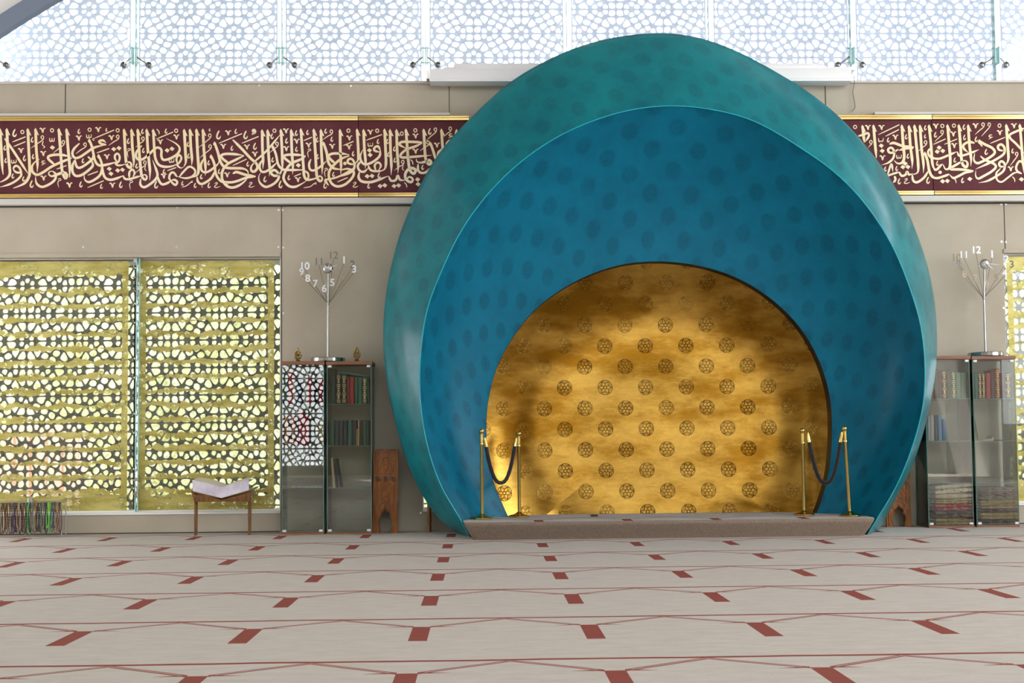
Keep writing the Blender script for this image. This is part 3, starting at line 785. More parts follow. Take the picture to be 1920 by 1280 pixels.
# ------------------------------------------------------------------ calligraphy frieze
# pen strokes measured on the lettering; every line: crop origin, then commands
TXT = """
@ 0 220
a 45 0,190 18,480 34,760 48,885
a 46 105,190 120,480 142,720 152,870 110,940 40,985 -10,1005
s 40 70,325 180,480 310,680 440,880
a 46 430,190 445,500 458,800 450,910 390,1010 300,1060 205,1095
s 36 215,830 210,780 250,748 300,780 325,850 320,910 240,985 120,1045 -10,1080
s 34 215,820 255,850 325,855
A 550,165 575,850
b 225,240 1.6
o 345,225
L 190,380 395,300
L 210,450 395,375
v 325,515
b 380,630 1.2
b 75,470
b 90,665
b 200,905
b 365,950
w 215,680
v 660,200
o 805,200
b 500,345 1.1
m 655,310 480,475
s 16 672,365 655,420 690,455 665,480
w 805,345
D 810,465
v 670,560
b 515,605
h 670,705
s 42 850,735 755,650 750,605 830,580 960,580 1105,612
s 42 1110,628 950,690 800,760 680,840 580,888 510,850 492,770 540,690 615,645
m 980,385 825,550
a 46 910,190 940,560 958,800 985,900 1015,945 1035,895 1000,855 940,865 870,888 800,910 755,880 765,840 815,830
s 40 815,832 862,880 850,960 770,1030 650,1075 565,1020 548,905
a 46 1030,190 1055,500 1078,760 1075,930
v 675,940
b 490,1030 1.5
p 915,965
L 875,800 1030,745
v 1075,1045
@ 120 220
v 230,320
b 232,215
o 395,190
w 385,290
v 530,190
b 658,190 .7
L 475,320 775,195
s 14 475,322 445,335 452,352 475,352
o 830,200
v 735,315
m 830,300 690,435
s 40 240,400 155,485 128,560 165,625 240,615 340,550 450,475 560,440 655,425
s 38 655,425 570,405 545,370 600,355 655,395
m 325,420 185,560
a 42 392,350 430,450 455,560 480,670 540,740 640,735 760,705 825,680
s 34 825,690 790,640 790,585 830,560 862,610 845,680 800,715 840,742 905,735 960,720
s 30 370,605 430,665
s 40 170,650 190,750 240,780 330,735 440,640 455,560 440,470
s 42 160,665 130,750 132,840 175,900 250,900 345,845 440,755 435,690 375,610
a 40 535,590 580,700 588,800 555,895 470,965 380,1000 320,960 312,890
s 42 585,740 605,860 640,935 715,965 810,945 930,895
s 36 910,900 945,950 1010,955 1100,930 1200,900
s 34 1010,935 1012,850 1058,805 1092,860 1060,930
D 770,490
D 850,475
D 700,795
D 725,870
D 830,820
D 905,810
L 505,550 700,480
L 365,895 525,835
L 365,1085 615,980
v 665,610
v 750,1050
b 880,1040 1.3
b 580,1065
v 85,1050
b 262,1035 1.2
p 1035,995
b 295,670
p 1000,500
b 995,365 1.1
a 46 930,195 945,480 962,690 990,760 1030,775 1040,720 1000,690 940,730
A 1045,175 1075,780
@ 240 220
a 46 150,195 175,560 202,850 225,930 270,965 292,920 260,885 210,905
s 40 195,950 192,1040 250,1080 345,1030 435,945 452,860 378,655
A 290,175 335,975
a 42 390,200 408,500 425,640 480,735 580,765 690,752 770,715
s 34 765,720 750,640 790,582 826,625 800,690 762,735 815,782 865,765
a 46 870,200 890,560 895,690 865,760
s 40 215,435 138,520 122,600 165,655 240,640 330,565 420,480 480,470 518,510 515,590 545,655 640,640 760,570 800,480 735,400 590,325
m 230,330 120,460
m 260,700 110,860
s 14 272,745 260,795 285,830
b 240,510
b 225,215
b 135,750
b 590,210
c 465,220
L 435,335 700,225
o 745,205
v 500,380
v 750,305
D 605,510
D 680,485
w 675,670
L 605,825 745,775
b 560,835
v 555,910
b 435,1040 1.5
s 40 452,900 480,980 530,1035 610,1015 680,965
s 36 760,920 700,850 650,880 640,950 690,990
s 36 660,990 730,1045 762,1000 720,965 660,975
s 34 790,925 850,850 940,765 1015,790 1042,850 990,915 890,940 760,915
a 46 1060,195 1078,560 1092,790 1070,890 970,935
A 960,175 985,745
A 1160,175 1195,905
b 930,415
b 940,595
b 845,1020 .9
s 14 830,1080 900,1060 965,1010 995,985 990,1010 960,1005
b 1040,1050
m 1265,280 1095,465
m 1270,450 1110,625
b 1265,190 .6
@ 360 220
s 38 180,640 140,730 150,820 210,850 290,815 400,720 415,660
a 44 350,395 400,540 438,680 500,765 600,785 780,790 860,830 868,890
s 40 78,920 90,990 140,1030 220,1000 310,925 360,800
a 42 295,595 345,720 368,870 430,970 540,1030 560,1030
s 42 585,720 475,640 452,590 520,565 650,568 800,585
s 42 805,590 690,650 560,715 490,790 462,880 475,980 540,1060 630,1085 740,1045 840,960 868,880
s 44 630,870 690,845 770,870 860,895 990,908
s 40 985,915 850,930 700,985 580,1005 450,975
s 44 630,345 760,475 900,625 1000,720 1008,790 960,840 915,815 925,745 1000,670
s 32 960,690 1110,560 1230,430 1365,265
b 410,270 1.8
v 560,240
b 680,215
L 415,400 775,250
b 830,270 1.7
h 955,215
s 34 925,215 990,198
s 14 990,200 980,240 920,268
L 770,400 1030,295
v 485,450
b 620,475
v 850,460
b 975,445 1.4
v 975,570
b 865,720
b 260,700
b 422,835
v 545,890
L 630,745 845,645
b 145,915
s 12 150,1055 158,1070 150,1088
b 265,1050 1.1
z 385,1050
z 920,1045
@ 480 220
A 95,185 105,800
A 180,185 205,915
s 38 95,660 58,730 65,810 115,845 200,810 300,720 325,680
a 40 262,450 310,580 340,720 400,795 480,812 750,812
o 285,205
b 250,290 1.1
m 325,410 215,545
b 260,655
s 40 402,800 370,870 300,905 240,875 240,835 290,815 345,870 345,950 270,1030 150,1075 60,1010 42,920 75,850
b 140,955 1.2
b 380,1035 1.5
a 44 385,200 402,500 408,760 405,830
A 545,180 565,885
a 44 695,190 715,500 735,780 745,900 790,965 900,950 990,915
s 42 560,720 455,640 432,600 490,578 620,578 765,590
s 42 768,600 690,650 570,700 500,760 440,870 430,960 500,1055 600,1075 720,1020 790,970
s 32 740,825 800,860 812,920 785,965
a 46 895,195 920,560 935,850 955,950 1000,990 1025,940 985,905 930,935
A 1005,180 1020,885
D 655,740
s 36 850,645 822,720 835,800 890,820 985,770 1095,670
a 44 1045,395 1095,550 1122,700 1200,785 1320,805
v 465,210
b 625,240 1.1
b 800,230
L 735,360 865,305
v 630,370
b 475,360 1.1
v 470,485
b 628,490
v 815,430
p 820,505
b 948,345
b 957,605
m 1165,220 1025,350
b 1080,210
b 1175,335
v 1180,450
p 1080,805
b 1070,1050 1.3
L 585,915 695,870
v 650,965
b 510,930
s 14 735,1090 840,1070 890,1030 930,1010 925,1035 895,1030
L 1075,968 1120,960
@ 600 220
s 42 245,720 155,640 135,590 200,560 330,560 455,575
s 42 455,590 330,640 230,720 150,820 138,920 180,1020 270,1068 390,1035 500,930 520,840 430,795 330,808 200,790
a 30 85,965 250,930 400,860 530,775
a 44 575,195 592,500 590,650 545,715
s 38 540,722 480,722 430,700 440,650 495,645 535,720 510,820 400,885 300,920
A 310,180 320,885
q 385,712
b 515,560
o 440,205
v 455,320
L 360,435 520,370
v 450,460
b 210,880
L 265,1000 430,930
z 550,1045
A 675,180 700,795
s 38 930,500 900,448 850,462 842,510 930,540
s 40 932,500 925,590 860,660 770,712 690,725 640,680 622,600 668,490
v 780,230
o 885,205
L 710,355 960,265
b 900,370
w 780,420
D 765,510
D 775,580
s 38 632,680 585,745 610,820 680,840 750,780
s 36 745,745 780,810 850,832 980,825
s 34 862,820 848,740 900,695 942,745 905,820
a 46 1000,195 1018,560 1020,720 1000,800 940,830
D 730,910
D 805,905
b 915,895 1.1
s 44 610,845 598,930 650,990 780,1002 920,960 1060,905
s 38 1062,910 1100,978 1170,970 1205,900 1240,965 1330,975
D 930,1062
D 1002,1052
D 1147,1062
D 1217,1052
b 755,1060
b 1045,370
b 1063,570
b 1153,485
b 1160,660
A 1085,180 1100,895
A 1185,180 1205,870
@ 720 220
a 46 340,195 362,500 385,740 410,830 460,870 490,820 445,785 380,800 335,860 330,930 370,985 425,1000 445,955 395,920 330,965 240,975
o 275,250
o 485,200
v 490,290
s 42 590,385 400,378 275,380 240,420 350,485
s 40 590,395 480,450 350,495 262,570 270,618 420,612 740,585
v 490,525
a 46 615,195 630,480 645,640 690,725 730,700 700,660 640,685 560,700 508,680 500,640
b 710,215 1.3
m 795,190 655,355
m 680,390 555,520
s 38 528,720 528,815 580,860 660,840 770,735
b 600,770
m 290,690 160,820
s 14 300,740 285,790 312,825
c 430,690
D 520,960
D 527,1033
c 335,1045
a 44 890,195 902,400 905,490 840,540 820,605
a 42 720,400 765,530 805,670
m 1025,175 925,300
v 820,430
h 1030,285
s 38 960,430 990,380 1045,345
A 1125,180 1105,300
@ 1590 210
o 110,230
a 46 225,220 240,360 255,470
v 310,240
s 36 160,370 240,350 305,325 322,370 265,465
a 46 395,215 415,450 440,710
v 520,240
L 470,350 795,195
L 580,375 790,270
w 510,430
b 625,430
v 735,390 1
D 515,520
D 530,600
v 535,710
m 355,465 315,555
a 46 835,215 852,480 870,690 840,780 770,795 715,750
w 790,690
s 38 780,575 700,625 640,625 620,580 670,550 715,610 700,710 630,780 520,820
s 44 640,495 710,478 800,510 880,532 1025,538
s 40 1015,555 900,562 780,595
A 945,200 990,880
a 46 1030,215 1058,500 1085,790 1080,930 1010,965
A 1115,195 1165,950
s 40 995,970 1010,1060 1075,1085 1180,1010 1255,890
a 44 1190,635 1230,750 1262,920 1320,1010 1420,1030
s 38 790,925 830,985 890,970 915,920 945,968 1010,950
s 32 615,965 672,800 695,930
s 34 600,990 700,955 800,925
s 38 720,990 735,1045 700,1095
D 885,797
D 850,850
D 927,848
a 44 1255,215 1285,500 1305,780 1340,880 1410,885
s 36 1280,550 1238,620 1270,690 1330,715 1420,730
b 1200,240
b 1195,375 .8
m 1200,470 1085,610
b 903,380
b 930,680
b 755,870
b 580,880
b 795,1070 1.2
z 910,1070
b 1240,1055 1.4
@ 1750 210
v 40,220
o 140,215
a 46 220,210 245,500 262,740 250,860 190,885 150,810
s 40 0,880 50,890 110,830 145,800
o 320,210
v 310,340
b 35,350 1.1
m 135,310 20,460
L 0,500 190,415
L 170,500 370,415
v 325,520
D 90,550
D 60,612
D 146,600
s 38 0,715 100,720 240,665 370,610
s 36 370,615 395,670 440,675 560,640 710,580
s 40 640,480 555,462 475,500 470,560 545,630
a 46 395,210 418,480 440,760 470,830 515,850 530,790 490,750 430,775
b 478,230 1.1
b 485,390 1.1
A 540,190 580,840
v 655,215
m 770,195 645,350
m 865,195 745,375
h 885,385
b 665,420 1.1
a 42 712,445 790,495 910,555 952,625 890,690 760,765 675,790 628,740 640,640
s 40 730,680 800,740 930,795 968,850 900,920 780,990 695,1030 655,985 658,900
L 880,485 1110,390
b 820,615 1.2
v 1030,320
o 1025,210
s 40 1100,600 1020,585 1000,530 1050,500 1100,550 1095,640 1000,715 850,795 650,885
a 46 1130,205 1148,480 1162,720 1120,825
s 38 1115,835 1040,845 1020,795 1060,760 1105,810 1085,910 980,990 840,1065 700,1095
s 30 1040,870 975,950 990,1050 1060,1080 1160,1010 1260,940 1370,945
s 36 1370,955 1300,915 1282,855 1310,785 1350,760 1420,830
v 1250,215
a 44 1340,205 1365,500 1385,760 1410,960
s 38 1404,250 1300,292 1185,350 1195,410 1290,500 1410,640
b 1230,600
m 1290,650 1190,830
v 1200,880
D 565,1035
D 1365,1040
c 1245,1040
c 335,1060
b 455,1055 1.1
D 145,1070
D 217,1065
s 42 440,765 280,860 275,885 420,888 625,905
s 40 620,915 500,935 400,985 310,1020 245,960
s 40 245,962 170,990 60,1022 -10,1000
q 105,932
b 65,790
b 335,740
"""
YB_ = YW-.05
class Pen:
    def __init__(s): s.b = {}; s.k = 0
    def mb(s, px):
        key = 0 if px < 672 else 1 if px < 1200 else 2 if px < 1748.5 else 3
        return s.b.setdefault(key, MB())
    def stroke(s, o, pts, w, taper=(.5, .12), n=None, closed=False):
        pts = [(o[0]+x/8.257, o[1]+y/8.257) for x, y in pts]
        n = n or max(8, len(pts)*6)
        if len(pts) == 2: sm = [Vector(pts[0]).lerp(Vector(pts[1]), i/n) for i in range(n+1)]
        else: sm = resample(pts, n)
        q = s.mb(sum(p.x for p in sm)/len(sm)); s.k += 1; y = YB_-.004-(s.k % 7)*.0003
        A = []; B = []; w = w*.92/8.257/2
        for i, p in enumerate(sm):
            a = sm[max(0, i-1)]; c = sm[min(len(sm)-1, i+1)]; t = (c-a).normalized() if (c-a).length > 0 else Vector((1, 0)); nn = Vector((-t.y, t.x))
            f = i/n
            wi = w*min(1, taper[0]+(1-taper[0])*min(1, f/.12), taper[1]+(1-taper[1])*min(1, (1-f)/.22))
            A.append(P(*(p+nn*wi), y)); B.append(P(*(p-nn*wi), y))
        q.grid([A, B]); back = Vector((0, .0035, 0))
        q.grid([[v+back for v in A], A]); q.grid([B, [v+back for v in B]])
    def poly(s, o, pts):
        pts = [(o[0]+x/8.257, o[1]+y/8.257) for x, y in pts]; q = s.mb(pts[0][0]); s.k += 1; y = YB_-.0045-(s.k % 7)*.0003
        W_ = [P(*p, y) for p in pts]; n = len(W_); q.add(W_+[v+Vector((0, .004, 0)) for v in W_], [list(range(n))]+[[i, (i+1) % n, (i+1) % n+n, i+n] for i in range(n)])
    def barb(s, o, x, y):
        s.poly(o, [(x, y-26), (x+18, y+10), (x+42, y+62), (x+54, y+92), (x+22, y+78), (x+14, y+60), (x-20, y+30), (x-22, y+8)])
pen = Pen(); o_ = (0, 0)
for ln in TXT.strip().splitlines():
    t = ln.split(); c = t[0]
    if c == '@': o_ = (float(t[1]), float(t[2])); continue
    nums = [tuple(float(v) for v in q.split(',')) for q in t[1:] if ',' in q]; ex = [float(q) for q in t[1:] if ',' not in q]
    if c == 's': pen.stroke(o_, nums, ex[0], (.45, .10))
    elif c == 'a':
        pen.stroke(o_, nums, ex[0], (.9, .25))
        pen.barb(o_, nums[0][0], nums[0][1])
    elif c == 'A':
        (x0, y0), (x1, y1) = nums; y0 += 22
        pen.stroke(o_, [(x0, y0), (x0+(x1-x0)*.45, y0+(y1-y0)*.45), (x0+(x1-x0)*.95+6, y0+(y1-y0)*.8), (x1, y1)], 45, (.9, .08)); pen.barb(o_, x0, y0)
    elif c == 'L': pen.stroke(o_, nums, 17, (.5, .9), 4)
    elif c == 'v':
        x, y = nums[0]
        pen.stroke(o_, [(x-46, y-22), (x-30, y-32), (x-12, y-14), (x+2, y+38)], 24, (.4, .3), 10); pen.stroke(o_, [(x+2, y+38), (x+12, y-8), (x+26, y-34), (x+48, y-30)], 17, (.5, .3), 10)
    elif c == 'b':
        x, y = nums[0]; k = ex[0] if ex else 1
        pen.stroke(o_, [(x+6*k, y-38*k), (x-10*k, y-5*k), (x-14*k, y+22*k), (x, y+34*k), (x+14*k, y+20*k), (x+18*k, y+8*k)], 19*k**.6, (.3, .2), 14)
    elif c == 'o':
        x, y = nums[0]; pen.stroke(o_, [(x+24*math.cos(a*PI/5), y+26*math.sin(a*PI/5)) for a in range(11)], 15, (1, 1), 16)
    elif c == 'D':
        x, y = nums[0]; pen.poly(o_, [(x-40, y+2), (x-4, y-34), (x+40, y-4), (x+6, y+36)])
    elif c == 'q':
        x, y = nums[0]; pen.poly(o_, [(x+27*math.cos(a*PI/6), y+27*math.sin(a*PI/6)) for a in range(12)])
    elif c == 'w':
        x, y = nums[0]; pen.stroke(o_, [(x-38, y-28), (x-34, y+18), (x-18, y+28), (x-2, y+10), (x-2, y-26), (x+2, y+14), (x+20, y+24), (x+34, y+8), (x+36, y-30)], 17, (.5, .5), 24)
    elif c == 'm':
        (x, y), (tx, ty) = nums
        pen.stroke(o_, [(x+18, y+28), (x-18, y+12), (x-14, y-20), (x+10, y-26), (x+20, y), (x+4, y+40), (x+(tx-x)*.4, y+(ty-y)*.55), (tx, ty)], 15, (.6, .3), 30)
    elif c == 'c':
        x, y = nums[0]; pen.stroke(o_, [(x-22, y-40), (x+6, y-12), (x+16, y+14), (x+16, y+44)], 17, (.6, .3), 10)
    elif c == 'z':
        x, y = nums[0]; pen.stroke(o_, [(x-36, y-26), (x, y-42), (x+6, y-26), (x-24, y+4), (x-38, y+28), (x, y+34), (x+50, y+16)], 15, (.6, .3), 20)
    elif c == 'p':
        x, y = nums[0]; pen.stroke(o_, [(x-20, y), (x-2, y-18), (x+22, y-14), (x+26, y+6), (x-6, y+16), (x-20, y+50), (x-6, y+120)], 13, (.6, .4), 20)
    elif c == 'h':
        x, y = nums[0]; pen.stroke(o_, [(x+26, y-30), (x-8, y-30), (x-22, y-6), (x+20, y+4), (x+34, y-4), (x-30, y+36)], 17, (.5, .4), 20)
spans = [(-60, 671.5, 'left length of the maroon calligraphy frieze, running off the left edge'), (672.5, 880, 'short length of the maroon calligraphy frieze running in behind the left side of the niche'),
         (1560, 1748, 'length of the maroon calligraphy frieze coming out from behind the right side of the niche'), (1749.3, 1990, 'maroon calligraphy frieze length at the right edge of the picture')]
zb0, zb1, zb2, zb3 = P(960, 368.5, YB_).z, P(960, 361, YB_).z, P(960, 226, YB_).z, P(960, 217.5, YB_).z
for i, (pa, pb, lab) in enumerate(spans):
    xa, xb = P(pa, 300, YB_).x, P(pb, 300, YB_).x
    t = thing('calligraphy_frieze', lab, 'calligraphy frieze', ((xa+xb)/2, YB_, (zb0+zb3)/2), 'lengths of maroon calligraphy frieze')
    q = MB(); q.box(xa, xb, YB_, YW-.001, zb0, zb3); part(q, 'backing_board', M['maroon'], t)
    if i in pen.b: part(pen.b[i], 'lettering', M['cream'], t)
    for za, zb_ in ((zb0, zb1), (zb2, zb3)):
        q = MB(); hh = zb_-za
        q.box(xa, xb, YB_-.025, YB_+.002, za, za+hh*.42, .004); q.box(xa, xb, YB_-.014, YB_+.002, za+hh*.36, za+hh*.66, .002); q.box(xa, xb, YB_-.028, YB_+.002, za+hh*.62, zb_, .005)
        part(q, 'gilded_moulding', M['moulding'], t, 40)

# ------------------------------------------------------------------ display cabinets
YC, DC = 12.18, .34
def cabinet(px0, px1, ytop, ybot, shelves, label, pxc=None):
    x0, x1 = P(px0, 850, YC).x, P(px1, 850, YC).x; zt_ = P((px0+px1)/2, ytop, YC).z
    y0, y1 = YC, YC+DC
    t = thing('display_cabinet', label, 'display cabinet', ((x0+x1)/2, (y0+y1)/2, 0), 'glass display cabinets')
    tk = .035
    q = MB(); q.box(x0-.008, x1+.008, y0-.012, y1, zt_-tk, zt_, .003); part(q, 'top_board', M['wood'], t)
    q = MB(); q.box(x0, x1, y0-.004, y1, 0.0, .022, .002); part(q, 'base_board', M['wood'], t)
    for xs in (x0, x1-.006):
        q = MB(); q.box(xs, xs+.005, y0+.008, y1-.004, .022, zt_-tk); part(q, 'side_glass', M['glass'], t)
        q = MB()
        for yy in (y0+.007, y1-.006): q.box(xs-.0005, xs+.0055, yy, yy+.004, .022, zt_-tk)
        part(q, 'glass_edge', M['glass_edge'], t)
    q = MB(); q.box(x0+.006, x1-.006, y1-.008, y1-.004, .022, zt_-tk); part(q, 'back_glass', M['glass'], t)
    q = MB(); q.box(x0+.004, x1-.004, y0, y0+.004, .032, zt_-tk-.004); d = part(q, 'door', M['door_glass'], t)
    q = MB()
    for xs in (x0+.003, x1-.006): q.box(xs, xs+.003, y0-.001, y0+.005, .032, zt_-tk-.004)
    q.box(x0+.004, x1-.004, y0-.001, y0+.005, .030, .033); part(q, 'door_edge', M['glass_edge'], d)
    for zz in (zt_-tk-.028, .028):
        for xs in (x0+.01, x1-.05): q = MB(); q.box(xs, xs+.038, y0-.006, y0+.008, zz, zz+.022, .002); part(q, 'hinge', M['white'], d)
    zs = []
    for v in shelves:
        z = P((px0+px1)/2, v, YC+.0).z; zs.append(z)
        q = MB(); q.box(x0+.007, x1-.007, y0+.012, y1-.012, z-.005, z); s_ = part(q, 'shelf', M['glass'], t)
        q = MB(); q.box(x0+.007, x1-.007, y0+.010, y0+.0125, z-.0055, z+.0005); part(q, 'shelf_edge', M['glass_edge'], s_)
    return t, x0, x1, zs, zt_
sL, sR = (757, 835, 914.5), (747, 826, 905)
cA = cabinet(528, 607.5, 677, 1000, sL, 'glass display cabinet beside the lower left window, lattice mirrored in its door')
cB = cabinet(613, 697, 677, 1000, sL, 'glass display cabinet with rows of green books beside the carved bookrest')
cC = cabinet(1738, 1823, 667, 988, sR, 'glass display cabinet partly behind the right side of the niche, with an off-white folded rug')
cD = cabinet(1828, 1908, 667, 988, sR, 'glass display cabinet overlapping the right window, with fringed rugs below')

# ------------------------------------------------------------------ books
CLR = {'dark green': (12, 62, 52), 'green': (16, 104, 84), 'teal green': (22, 110, 100), 'red': (196, 30, 40), 'dark red': (130, 22, 30), 'slate grey': (46, 66, 74), 'dark slate': (34, 48, 58),
       'black': (26, 30, 34), 'brown': (92, 50, 34), 'maroon': (100, 34, 34), 'orange brown': (176, 78, 44), 'olive': (78, 76, 44), 'sage green': (84, 128, 96), 'cream': (222, 205, 160),
       'white': (205, 205, 205), 'pale blue': (120, 172, 214), 'blue': (60, 120, 170), 'navy blue': (30, 60, 120), 'yellow': (200, 180, 60), 'gold': (190, 150, 50), 'grey': (100, 100, 96)}
BM = {k: mat(k.replace(' ', '_')+'_book_cloth', S(*v), .6) for k, v in CLR.items()}
M['page'] = mat('book_pages', (.72, .66, .52), .9); M['gilt'] = mat('gilt_tooling', (.75, .55, .22), .35, .8)
def book(x, y, z, w_, h, d, colr, label, group, gilt=False, tilt=0, flat=False):
    t = thing('book', label, 'book', (x, y, z), group)
    q = MB(); e = .003
    pr = [(-w_/2+e, .004), (w_/2-e, .004), (w_/2-e, h-.004), (-w_/2+e, h-.004)]
    X0, X1 = x-w_/2, x+w_/2
    q.box(X0, X0+e, y, y+d, z, z+h, .001); q.box(X1-e, X1, y, y+d, z, z+h, .001)
    sp_ = [(X0+(X1-X0)*(.5-.5*math.cos(PI*i/8)), y-.35*w_*math.sin(PI*i/8)*.6) for i in range(9)]
    rr = [[(a, b, z) for a, b in sp_], [(a, b, z+h) for a, b in sp_]]
    q.grid(rr); q.add([(a, b, z+h) for a, b in sp_], [list(range(9))]); q.add([(a, b, z) for a, b in sp_], [list(range(9))])
    for i in range(3):
        zz = z+h*(.2+.28*i); q.grid([[(a, b-.0012, zz) for a, b in sp_], [(a, b-.0018, zz+.003) for a, b in sp_], [(a, b-.0012, zz+.006) for a, b in sp_]])
    part(q, 'cover', BM[colr], t, 40)
    q = MB(); q.box(X0+e, X1-e, y+.002, y+d-.005, z+.004, z+h-.005); part(q, 'pages', M['page'], t)
    if gilt:
        q = MB()
        for f in (.06, .12, .30, .36, .58, .64, .86, .92): q.grid([[(a, b-.0022, z+h*f) for a, b in sp_], [(a, b-.0022, z+h*f+.006) for a, b in sp_]])
        for f in (.18, .24, .42, .50, .72, .79):
            q.grid([[(a, b-.0022, z+h*f) for a, b in sp_[3:6]], [(a, b-.0022, z+h*f+.012) for a, b in sp_[3:6]]])
        part(q, 'spine_gilding', M['gilt'], t)
    if tilt: t.rotation_euler = (0, tilt, 0)
    if flat: t.rotation_euler = (0, PI/2+flat, 0)
    return t
YBK = YC+.07
def row(cab, si, items, where, group, base=None):
    """items: px_left, px_right, px_top, colour, gilt, tilt"""
    z = cab[3][si]
    for i, it in enumerate(items):
        a, b, top, colr = it[:4]; gilt = 'g' in it[4] if len(it) > 4 else False; tilt = it[5] if len(it) > 5 else 0
        xa, xb = P(a, 850, YBK).x, P(b, 850, YBK).x; h = P((a+b)/2, top, YBK).z-z
        lab = '%s %s, %s from the left, %s' % (colr, 'gilded hardback' if gilt else 'leaning book' if tilt else 'hardback', ordw(i), where)
        book((xa+xb)/2, YBK, z+.0008+abs(math.sin(tilt))*(xb-xa)/2, xb-xa-.002, h, .17, colr, lab, group, gilt, tilt)
row(cA, 0, [(536,541,708,'green'),(541.5,548,698,'red'),(549,554,712,'cream'),(554.5,561,712,'navy blue'),(561.5,567,716,'black'),(569,575,706,'white'),(577,584,708,'red'),(585,590,712,'slate grey'),(599,610,709,'red')][:-1]+[(598,605,709,'red')],
    'top shelf of far left cabinet', 'books on the top shelf of the far left cabinet')
row(cA, 1, [(535,541,780,'orange brown','g'),(541.5,546.5,784,'maroon'),(547,553,779,'orange brown','g'),(553.5,559,786,'brown'),(560.5,567.5,768,'red'),(568,577,780,'red'),(598,601.5,790,'gold'),(601.5,606,787,'cream','g')],
    'middle shelf of far left cabinet', 'books on the middle shelf of the far left cabinet')
row(cB, 0, [(620,629.5,691,'dark green'),(631,639,701,'slate grey','g'),(641,649.5,702,'dark green','g'),(650.5,655.5,707,'dark red'),(656,664,707,'red'),(665,671,708,'green'),(671.5,679,707,'green'),(680,688,708,'green','g'),(688.3,692,709,'dark green')],
    'top shelf beside the bookrest', 'books on the top shelf of the green book cabinet')
row(cB, 1, [(619,627,787,'green'),(627.5,635,788,'slate grey'),(636,643,788,'slate grey'),(643.5,651,788,'dark slate'),(652,660,787,'teal green'),(660.5,669,788,'dark slate'),(668,670.5,804,'yellow'),(671.5,673.5,788,'cream'),(674.5,679,788,'brown'),(680,686.5,787,'green'),(687,691.5,788,'slate grey')],
    'middle shelf beside the bookrest', 'books on the middle shelf of the green book cabinet')
row(cB, 2, [(624,628.5,858,'cream','',-.07),(629.3,631.8,860,'brown','',-.09),(634,640,860,'slate grey','',-.16)], 'lowest shelf beside the bookrest', 'leaning books on the lowest shelf')
zl = P(660, 700, YBK).z
a = P(634, 697, YBK); b_ = P(692, 705, YBK); ln_ = (b_-a).length
t = book(a.x, YBK-.0, a.z, .028, ln_, .15, 'green', 'green book lying tilted on top of the upright books beside the carved bookrest', 'books on the top shelf of the green book cabinet', False, 0)
t.rotation_euler = (0, math.atan2(b_.x-a.x, b_.z-a.z), 0)
row(cC, 0, [(1750,1754,697,'orange brown'),(1754.5,1763,692,'olive'),(1763.5,1769.5,694,'maroon'),(1770,1777.5,694,'brown','g'),(1779,1787.5,694,'olive'),(1788,1795,696,'sage green','g'),(1795.5,1804.5,698,'sage green'),(1805,1815,698,'sage green')],
    'top shelf of near right cabinet', 'books on the top shelf of the near right cabinet')
row(cC, 1, [(1741.5,1745.5,779,'white'),(1746,1753,778,'white'),(1753.5,1759.5,778,'grey'),(1760,1767.5,778,'pale blue'),(1768,1775.5,786,'blue')],
    'middle shelf of near right cabinet', 'books on the middle shelf of the near right cabinet')
row(cD, 0, [(1832,1838,699,'teal green'),(1838.5,1844,699,'maroon','g'),(1845,1850.5,699,'olive','g'),(1852.5,1861,699,'red'),(1861.5,1870,694,'brown'),(1870.5,1878.5,691,'orange brown','g'),(1879.5,1889,699,'maroon'),(1889.5,1897.5,699,'brown','g')],
    'top shelf of far right cabinet', 'books on the top shelf of the far right cabinet')
row(cD, 1, [(1832.5,1835.5,780,'dark green','',-.13),(1836,1838,790,'yellow','',-.16)], 'middle shelf of far right cabinet', 'leaning books in the far right cabinet')
zD = cD[3][1]
a = P(1840, 826, YBK); q = MB()
q.grid([[(a.x+.13*i/10, YBK+yy, zD+.004+.012*math.sin(PI*i/10)**.5+(.02 if i > 8 else 0)*(i-8)) for i in range(11)] for yy in (0, .16)])
q.grid([[(a.x+.13*i/10, YBK+yy, zD+.0015) for i in range(11)] for yy in (0, .16)]); q.grid([[(a.x+.13*i/10, YBK, zD+.004+.012*math.sin(PI*i/10)**.5+(.02 if i > 8 else 0)*(i-8)) for i in range(11)], [(a.x+.13*i/10, YBK, zD+.0015) for i in range(11)]])
tag(q.build('booklet', M['page'], smooth=50, loc=(a.x, YBK, zD)), 'white booklet lying open with a curled page on the far right cabinet shelf', 'booklet')
a = P(1866, 826, YBK); q = MB(); q.box(a.x, a.x+.19, YBK+.0, YBK+.17, zD+.001, zD+.009, .002)
tag(q.build('notebook', BM['olive'], loc=(a.x, YBK, zD)), 'thin flat book lying beside the curled booklet on the right', 'book')

